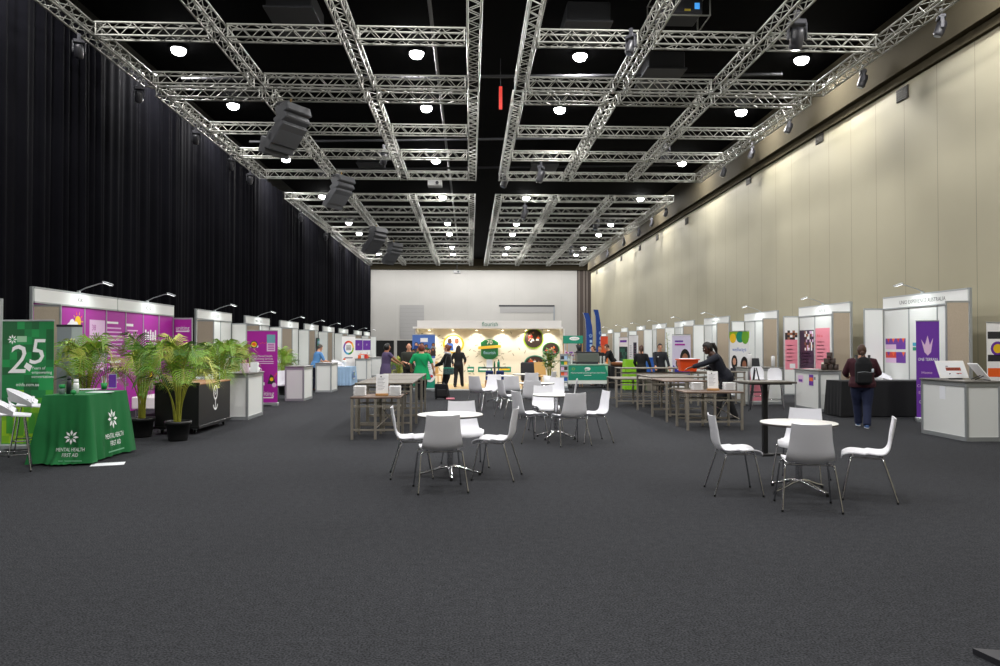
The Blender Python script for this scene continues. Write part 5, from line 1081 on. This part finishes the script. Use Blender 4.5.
# ================================================================== PEOPLE
def fuse(mb, voxel, m, extra=None, it=3, smooth_f=.5):
    """melt overlapping closed shapes into one continuous skin"""
    me = bpy.data.meshes.new('tmp'); me.from_pydata([tuple(v) for v in mb.v], [], mb.f); o = bpy.data.objects.new('tmp', me); C.objects.link(o)
    r = o.modifiers.new('r', 'REMESH'); r.mode = 'VOXEL'; r.voxel_size = voxel; s = o.modifiers.new('s', 'SMOOTH'); s.factor = smooth_f; s.iterations = it
    dg = bpy.context.evaluated_depsgraph_get(); dg.update(); n = bpy.data.meshes.new_from_object(o.evaluated_get(dg))
    out = MB(); out.add([tuple(v.co) for v in n.vertices], [tuple(p.vertices) for p in n.polygons], m, True)
    bpy.data.objects.remove(o); bpy.data.meshes.remove(me); bpy.data.meshes.remove(n); return out
def ik(a, b, l1, l2, pole):
    a, b = Vector(a), Vector(b); d = b-a; L = min(d.length, (l1+l2)*.995); b = a+d.normalized()*L; u = d.normalized()
    x = (l1*l1-l2*l2+L*L)/(2*L); y = math.sqrt(max(0, l1*l1-x*x)); p = Vector(pole); p = p-u*p.dot(u); p = p.normalized() if p.length > 1e-6 else u.orthogonal().normalized()
    return a+u*x+p*y, b
TOR = [(.455, .06, .055, 0), (.49, .09, .066, -.004), (.53, .094, .068, -.006), (.57, .087, .06, -.002), (.615, .077, .055, .002), (.68, .084, .06, .004), (.735, .093, .064, .004), (.78, .096, .058, 0), (.812, .078, .048, -.004), (.836, .04, .038, -.004), (.87, .032, .034, .002)]
def person(label, pos, a, H, skin, hair, hcol, top, bottom, shoes, lean=0, wide=1.0, hands=None, feet=None, head=(0, 0), dress=None, sleeve=1.0, lift=(0, 0), pelvis=(0, 0), extra=None, baggy=1.0, glow=None):
    t = thing('person', label, 'person', pos, -math.radians(a)); h = H
    lr = math.radians(lean); piv = Vector((0, 0, .5*h)); pv = Vector((pelvis[0], pelvis[1], 0))
    def Lf(p):
        p = Vector(p); k = min(1, max(0, (p.z/h-.48)/.16)); k = k*k*(3-2*k); return piv+Matrix.Rotation(-lr*k, 3, 'X')@(p-piv)+pv
    sh = [Lf((s*.098*h*wide, -.002*h, .8*h)) for s in (-1, 1)]; hip = [Vector((s*.05*h*wide, 0, .49*h))+pv for s in (-1, 1)]
    feet = feet or [(-.06, 0), (.06, 0)]; ank = [Vector((f[0], f[1]-.0, .045*h+lift[i])) for i, f in enumerate(feet)]
    hands = hands or [(-.17, .02, .47), (.17, .02, .47)]; hd = [Vector((q[0]*h, q[1]*h, q[2]*h)) for q in hands]
    el, wr, kn = [], [], []
    for i, s in enumerate((-1, 1)):
        e, w = ik(sh[i], hd[i], .165*h, .15*h, (s*.5, -.8, -.35)); el.append(e); wr.append(w)
        k, b_ = ik(hip[i], ank[i], .232*h, .226*h, (0, 1, 0)); kn.append(k); ank[i] = b_
    nb = Lf((0, -.004*h, .84*h)); hc = Lf((0, .008*h, .93*h)); hm = T(hc)@Matrix.Rotation(math.radians(head[0]), 4, 'Z')@RX(-lr*.6+math.radians(head[1]))
    def torso(mb, k, z0=0, z1=1, add=0.0, hem=0): 
        pts, rr = [], []
        for z, rx, ry, yo in TOR:
            if z0 <= z <= z1: pts.append(Lf((0, yo*h, z*h))); rr.append(((rx*wide*k+add)*h, (ry*(wide*.5+.5)*k+add)*h))
        return mb.tube(pts, rr, skin, 16, upv=(0, 1, 0))
    body = MB(); torso(body, 1.0)
    body.at(hm); body.ell((0, 0, 0), (.044*h, .055*h, .066*h), skin, 18, 12, lambda d: 1-.14*max(0, -d.z)*(1 if d.y < .2 else .35))
    body.ell((0, .036*h, -.045*h), (.026*h, .02*h, .02*h), skin, 10, 8).tube([(0, .054*h, .008*h), (0, .064*h, -.014*h), (0, .056*h, -.02*h)], [.005*h, .009*h, .008*h], skin, 8)
    for s in (-1, 1): body.ell((s*.046*h, -.004*h, -.002*h), (.008*h, .012*h, .018*h), skin, 8, 6)
    body.at(Matrix.Identity(4)); body.tube([nb, nb.lerp(hc, .7)], .031*h, skin, 12)
    for i, s in enumerate((-1, 1)):
        body.tube([sh[i]-Vector((s*.03*h, 0, 0)), sh[i], sh[i].lerp(el[i], .5), el[i], el[i].lerp(wr[i], .35), wr[i]], [.03*h, .031*h, .027*h, .022*h, .022*h, .015*h], skin, 12)
        d = (wr[i]-el[i]).normalized(); pl = wr[i]+d*.03*h; u = d.cross(Vector((0, 0, 1))); u = u.normalized() if u.length > .2 else Vector((0, 1, 0)); n_ = u.cross(d)
        body.tube([wr[i]-d*.01*h, wr[i]+d*.02*h, wr[i]+d*.05*h], [(.014*h, .011*h), (.023*h, .011*h), (.024*h, .009*h)], skin, 10, upv=tuple(n_))
        for k in range(4):
            o = u*((k-1.5)*.0125*h); L = (.036, .043, .046, .038)[k]*h; b0 = wr[i]+d*.048*h+o; b1 = b0+d*L*.5-n_*.004*h*(1 if n_.z > 0 else -1); b2 = b1+d*L*.42-Vector((0, 0, L*.38)); body.tube([b0-d*.01*h, b0, b1, b2], [.0062*h, .006*h, .0056*h, .0045*h], skin, 7)
        ts = u*(-s) if abs(u.x) > .3 else u; th = wr[i]+d*.022*h+ts*.018*h; body.tube([th-ts*.008*h, th+d*.018*h+ts*.012*h, th+d*.038*h+ts*.014*h], [.0075*h, .007*h, .005*h], skin, 7)
        body.tube([hip[i]+Vector((0, 0, .02*h)), hip[i].lerp(kn[i], .4), kn[i], kn[i].lerp(ank[i], .35), ank[i]], [.052*h, .047*h, .032*h, .031*h, .019*h], skin, 12)
        fd = Vector((0, 1, 0)); body.tube([ank[i]-fd*.03*h-Vector((0, 0, .02*h)), ank[i]+Vector((0, 0, -.018*h)), ank[i]+fd*.09*h-Vector((0, 0, .028*h))], [(.018*h, .018*h), (.021*h, .022*h), (.02*h, .011*h)], skin, 10, upv=(0, 0, 1))
    bm = fuse(body, .0085, skin); bm.at(hm)
    EY = mat('eye_white', '#e8e4de', .3); 
    for s in (-1, 1): bm.ell((s*.018*h, .049*h, .006*h), (.008*h, .006*h, .0055*h), EY, 8, 6).ell((s*.018*h, .0535*h, .006*h), (.004*h, .003*h, .0042*h), HBLK, 8, 6).box(s*.018*h-.011*h, s*.018*h+.011*h, .05*h, .054*h, .018*h, .0215*h, hcol or HBR)
    bm.box(-.014*h, .014*h, .05*h, .0555*h, -.036*h, -.032*h, mat('lip', '#8f4a42', .5)); bm.at(Matrix.Identity(4)); bm.build('body', t)
    tp = MB(); k = 1.06*baggy
    if dress:
        pts, rr = [], []
        for z, rx, ry, yo in TOR[:10]:
            if z >= .57: pts.append(Lf((0, yo*h, z*h))); rr.append(((rx*wide*k+.008)*h, (ry*(wide*.5+.5)*k+.012)*h))
        zb, fl = dress; low = [(Vector((0, 0, zb*h))+pv*.7, ((.115*wide+fl)*h, (.095*(wide*.5+.5)+fl)*h)), (Vector((0, 0, (zb+.54)/2*h))+pv, ((.108*wide+fl*.5)*h, (.09*(wide*.5+.5)+fl*.5)*h)), (Vector((0, 0, .53*h))+pv, (.106*wide*h, .086*(wide*.5+.5)*h))]
        low = [q for q in low]; tp.tube([q[0] for q in low]+pts, [q[1] for q in low]+rr, top, 18, upv=(0, 1, 0))
    else: torso(tp, k, .49, .84, .007)
    for i, s in enumerate((-1, 1)):
        P = [sh[i]-Vector((s*.035*h, 0, 0)), sh[i], sh[i].lerp(el[i], .5), el[i], el[i].lerp(wr[i], .45), el[i].lerp(wr[i], .93)]; R_ = [.04*h, .04*h, .037*h, .032*h, .03*h, .024*h]; n = 6 if sleeve >= 1 else (4 if sleeve > .5 else 3)
        tp.tube(P[:n], [q*baggy for q in R_[:n]], top, 12)
    fuse(tp, .011, top, it=4).build('dress' if dress else 'top', t)
    if bottom:
        bt = MB(); pts, rr = [], []
        for z, rx, ry, yo in TOR[:5]: pts.append(Lf((0, yo*h, z*h))); rr.append(((rx*wide*1.06+.004)*h, (ry*(wide*.5+.5)*1.06+.006)*h))
        bt.tube(pts, rr, bottom, 16, upv=(0, 1, 0))
        for i in (0, 1): bt.tube([hip[i]+Vector((0, 0, .03*h)), hip[i].lerp(kn[i], .45), kn[i], kn[i].lerp(ank[i], .5), ank[i]+Vector((0, 0, -.012*h))], [q*h*baggy for q in (.06, .056, .043, .04, .037)], bottom, 12)
        fuse(bt, .011, bottom, it=4).build('trousers', t)
    for i in (0, 1):
        c_ = ank[i]; s_ = MB().tube([c_+Vector((0, -.035*h, -.028*h)), c_+Vector((0, -.02*h, -.02*h)), c_+Vector((0, .03*h, -.023*h)), c_+Vector((0, .085*h, -.031*h)), c_+Vector((0, .105*h, -.035*h))], [(.014*h, .012*h), (.023*h, .024*h), (.025*h, .021*h), (.025*h, .013*h), (.015*h, .007*h)], shoes[0], 12, upv=(0, 0, 1)).build('shoe', t)
        MB().tube([c_+Vector((0, -.04*h, -.0405*h)), c_+Vector((0, .0, -.0405*h)), c_+Vector((0, .08*h, -.0405*h)), c_+Vector((0, .112*h, -.0405*h))], [(.014*h, .0045*h), (.025*h, .0045*h), (.028*h, .0045*h), (.012*h, .004*h)], shoes[1], 12, upv=(0, 0, 1)).build('sole', s_)
    if hair != 'bald':
        hb = MB().at(hm); f = 1.12
        hb.ell((0, -.004*h, .005*h), (.046*h*f, .056*h*f, .066*h*f), hcol, 22, 16, lambda d: .8 if (d.y > .30 and d.z < .52) or (d.z < -.35 and d.y > -.1) or (hair == 'short' and d.z < -.35) else 1)
        if hair == 'bun': hb.ell((0, -.068*h, .03*h), (.028*h, .028*h, .028*h), hcol, 12, 8)
        if hair == 'lowbun': hb.ell((0, -.066*h, -.03*h), (.027*h, .026*h, .03*h), hcol, 12, 8)
        if hair == 'pony': hb.tube([(0, -.055*h, .03*h), (0, -.085*h, .02*h), (0, -.088*h, -.05*h), (0, -.075*h, -.12*h)], [.014*h, .022*h, .022*h, .006*h], hcol, 10)
        if hair == 'long': hb.tube([(0, -.01*h, .03*h), (0, -.03*h, -.03*h), (0, -.045*h, -.1*h), (0, -.05*h, -.15*h)], [(.05*h, .055*h), (.062*h, .045*h), (.064*h, .03*h), (.05*h, .014*h)], hcol, 14, upv=(0, 1, 0))
        if hair == 'full': hb.ell((0, -.02*h, 0), (.06*h, .056*h, .066*h), hcol, 14, 10)
        hb.build('hair', t)
    if extra: extra(t, Lf, h, hm, sh, el, wr)
    return t
def cl(n, c, r=.85): return mat(n, c, r)
NVY = cl('navy_cloth', '#131a33'); BKC = cl('black_cloth', '#121215'); BSH = cl('light_blue_shirt', '#5b8fc6'); PDR = cl('mauve_cloth', '#55486a'); OLV = cl('olive_cloth', '#2d3029'); GDR = cl('bright_green_cloth', '#00a060'); MRN = cl('maroon_knit', '#3d1420'); DGY = cl('charcoal_knit', '#22242a'); TRN = cl('dark_navy_trousers', '#18213f'); BRS = (mat('brown_leather', '#5a3218', .5), RUB); BLS = (mat('black_leather', '#141414', .45), RUB); SNK = (mat('blue_sneaker', '#4a6a9e', .6), mat('white_sole', '#d9dce4', .6))
person('person in a light blue shirt and navy trousers leaning over a white counter', G(314.5, 390.3)-Vector((.0, 0, 0)), 50, 1.66, SKIN1, 'short', HGREY, BSH, NVY, BRS, lean=16, wide=1.12, hands=[(-.1, .3, .6), (.13, .28, .6)], feet=[(-.1, -.02), (.1, .03)], head=(0, -12), sleeve=.8)
person('person in a mauve dress with dark curly hair, reaching forward behind the buffet', at0(385.5, 23.6), 58, 1.66, SKIN3, 'full', HBLK, PDR, None, BLS, lean=4, wide=1.16, hands=[(-.06, .3, .6), (.12, .3, .6)], dress=(.28, .02), sleeve=.4)
person('bald person in a dark olive shirt facing the camera, hands before the chest', at0(409, 24.6), 182, 1.67, SKIN1, 'bald', HGREY, OLV, BKC, BLS, lean=4, wide=1.2, hands=[(-.06, .17, .62), (.06, .17, .63)], sleeve=.8, head=(8, -10))
def strap(t, Lf, h, hm, sh, el, wr):
    MB().tube([Lf((-.085*h, -.03*h, .825*h)), Lf((-.03*h, -.078*h, .74*h)), Lf((.06*h, -.08*h, .62*h)), Lf((.115*h, -.03*h, .55*h))], [(.012, .004)]*4, BLACK, 6).build('bag_strap', t)
person('person in a bright green dress seen from behind, with a dark shoulder strap', at0(421.5, 22.2), 2, 1.63, SKIN1, 'full', HRED, GDR, BKC, BLS, wide=1.25, hands=[(-.2, .12, .56), (.22, .02, .52)], dress=(.36, .03), sleeve=.6, extra=strap)
def scarf(t, Lf, h, hm, sh, el, wr):
    mb = MB(); N = 20; mb.tube([Lf((.055*h*math.cos(2*PI*k/N), -.002*h+.05*h*math.sin(2*PI*k/N), (.845+.008*math.sin(2*PI*k/N))*h)) for k in range(N+1)], .018*h, mat('white_floral_scarf', '#c9cdd4', .9, noise=(30, .4)), 8)
    mb.tube([Lf((.06*h, .05*h, .83*h)), Lf((.06*h, .085*h, .7*h)), Lf((.065*h, .09*h, .58*h))], [(.026, .008), (.03, .008), (.035, .008)], mat('white_floral_scarf', '#c9cdd4'), 8).build('scarf', t)
pw = at0(447.5, 22.9)
person('person in black with an auburn bun and pale scarf, side-on beside the suitcase', pw, -75, 1.62, SKIN1, 'bun', HRED, BKC, BKC, BLS, wide=1.08, hands=[(-.07, .22, .6), (.08, .22, .6)], extra=scarf)
t = thing('shoulder_bag', 'teal patterned bag carried at the hip by the person with the pale scarf', 'bag', (pw.x+.04, pw.y-.37, .72)); MB().box(-.16, .16, -.05, .05, 0, .2, mat('teal_pattern', '#3a5656', .7, noise=(25, .6)), .03).box(-.16, .16, -.053, .053, .18, .215, TEAL, .01).build('bag_body', t); MB().tube([(-.13, 0, .2), (-.06, .1, .55), (.06, .1, .55), (.13, 0, .2)], .01, BLACK, 6).build('bag_strap', t)
p = at0(441, 22.3); t = thing('suitcase', 'small black wheeled suitcase on the carpet before the stand', 'suitcase', p, .2); MB().box(-.18, .18, -.11, .11, .05, .46, BLKF, .03).build('case_body', t); MB().box(-.14, .14, -.125, -.11, .1, .3, BLACK, .01).build('pocket', t)
for x in (-.1, .1): MB().tube([(x, .07, .46), (x, .07, .5)], .008, ALUP).build('handle_tube', t)
MB().tube([(-.1, .07, .5), (.1, .07, .5)], .012, INK).build('handle', t)
for x in (-.14, .14): MB().tube([(x-.02, .06, .03), (x+.02, .06, .03)], .03, RUB, 14).build('wheel', t)
single(MB().box(-.13, .13, -.05, .05, 0, .05, PINK, .02), 'pink_pouch', 'pink pouch lying on the carpet beside the black suitcase', 'pouch', (p.x+.28, p.y-.1, .001), .2)
pb = AY(458.5, 380, 28.3); person('person all in black with long dark hair, walking along the stand platform', (pb.x, 28.3, .037), 12, 1.56, SKIN1, 'long', mat('dark_brown_hair', '#2b1d17', .6, noise=(70, .3)), BKC, BKC, BLS, wide=1.02, hands=[(-.16, .1, .56), (.14, .08, .6)], feet=[(-.1, -.16), (.1, .2)], baggy=1.1)
person('person in dark work clothes behind the coffee cart, nearer the espresso machine', at0(594.6, 29.6), -120, 1.6, SKIN1, 'lowbun', HBR, BKC, BKC, BLS, hands=[(-.1, .22, .58), (.1, .22, .58)], lean=6)
person('person in dark clothes behind the coffee cart, nearer the black cloth', at0(599.8, 30.4), 175, 1.58, SKIN1, 'short', HBR, BKC, BKC, BLS, hands=[(-.1, .2, .58), (.1, .22, .58)])
person('person in black bending forward between the orange banner and the white booths', at0(614, 31.0), -95, 1.72, SKIN1, 'short', HBR, BKC, BKC, BLS, lean=24, hands=[(-.08, .36, .5), (.09, .36, .5)])
person('person in black with a ponytail, back to the camera by the blue crate', at0(641.5, 24.6), 18, 1.6, SKIN1, 'pony', HBR, BKC, BKC, BLS, hands=[(-.12, .15, .56), (.2, .02, .5)])
def badge(t, Lf, h, hm, sh, el, wr): q = Lf((.045*h, .074*h, .73*h)); MB().box(q.x-.035, q.x+.035, q.y-.004, q.y+.006, q.z-.012, q.z+.012, PAPER).build('name_badge', t)
person('person in a charcoal jumper facing the camera behind the buffets', at0(660, 25.4), 184, 1.66, SKIN1, 'short', HBLK, DGY, BKC, BLS, wide=1.12, hands=[(-.17, .14, .5), (.12, .2, .5)], extra=badge)
g0 = G(725.5, 421)
person('person in dark navy leaning over the buffet with one arm stretched out', (g0.x, g0.y, 0), -92, 1.76, SKIN2, 'pony', HBLK, cl('dark_navy_jumper', '#171a26'), BKC, BLS, lean=29, wide=1.2, hands=[(-.06, .5, .62), (.1, .2, .63)], feet=[(-.12, .26), (.08, -.26)], pelvis=(0, .0), head=(0, -6), baggy=1.06, extra=badge)
g1 = G(862.5, 427.5)
person('person in a maroon jumper and navy trousers walking away with a black backpack', (g1.x, g1.y, 0), 22, 1.6, SKIN1, 'lowbun', HBR, MRN, TRN, SNK, wide=1.26, hands=[(-.15, .2, .62), (.16, .19, .62)], feet=[(-.05, .2), (.06, -.18)], lift=(0, .0), baggy=1.2)
u = RZ(-math.radians(22))@Vector((0, -.285, 0)); t = thing('backpack', 'rounded black backpack on the back of the walking person in maroon', 'backpack', (g1.x+u.x, g1.y+u.y, .88), -math.radians(22))
rows = []; mb = MB()
mb.box(-.15, .15, -.06, .12, -.04, .42, BLKF, .05).ell((0, .03, .36), (.14, .09, .14), BLKF, 16, 10)
fuse(mb, .012, BLKF, it=14).build('bag_body', t); pk = MB().box(-.125, .125, -.115, -.03, -.02, .2, BLKF, .03); fuse(pk, .012, BLKF, it=10).build('front_pocket', t)
MB().tube([(-.12, -.118, .2), (0, -.125, .215), (.12, -.118, .2)], .005, ALUP, 6).build('zip', t)
for s in (-1, 1): MB().tube([(s*.1, .1, .42), (s*.115, .17, .52), (s*.12, .27, .52)], [(.025, .008)]*3, BLACK, 8).build('shoulder_strap', t)
MB().tube([(-.03, .08, .47), (-.02, .08, .54), (.02, .08, .54), (.03, .08, .47)], .008, BLACK, 6).build('carry_loop', t); MB().box(.13, .17, -.06, -.03, .2, .27, mat('reflective_tag', '#c8d4dc', .3), .008).build('reflective_tag', t)
EXPO = 0.15
sc = bpy.context.scene
sc.view_settings.view_transform = 'Standard'; sc.view_settings.look = 'None'; sc.view_settings.gamma = 1; sc.view_settings.use_curve_mapping = False
sc.view_settings.exposure = EXPO
w = bpy.data.worlds.new('world'); sc.world = w; w.use_nodes = True
w.node_tree.nodes['Background'].inputs[0].default_value = (.02, .02, .02, 1)
sc.cycles.use_denoising = True; sc.cycles.max_bounces = 8
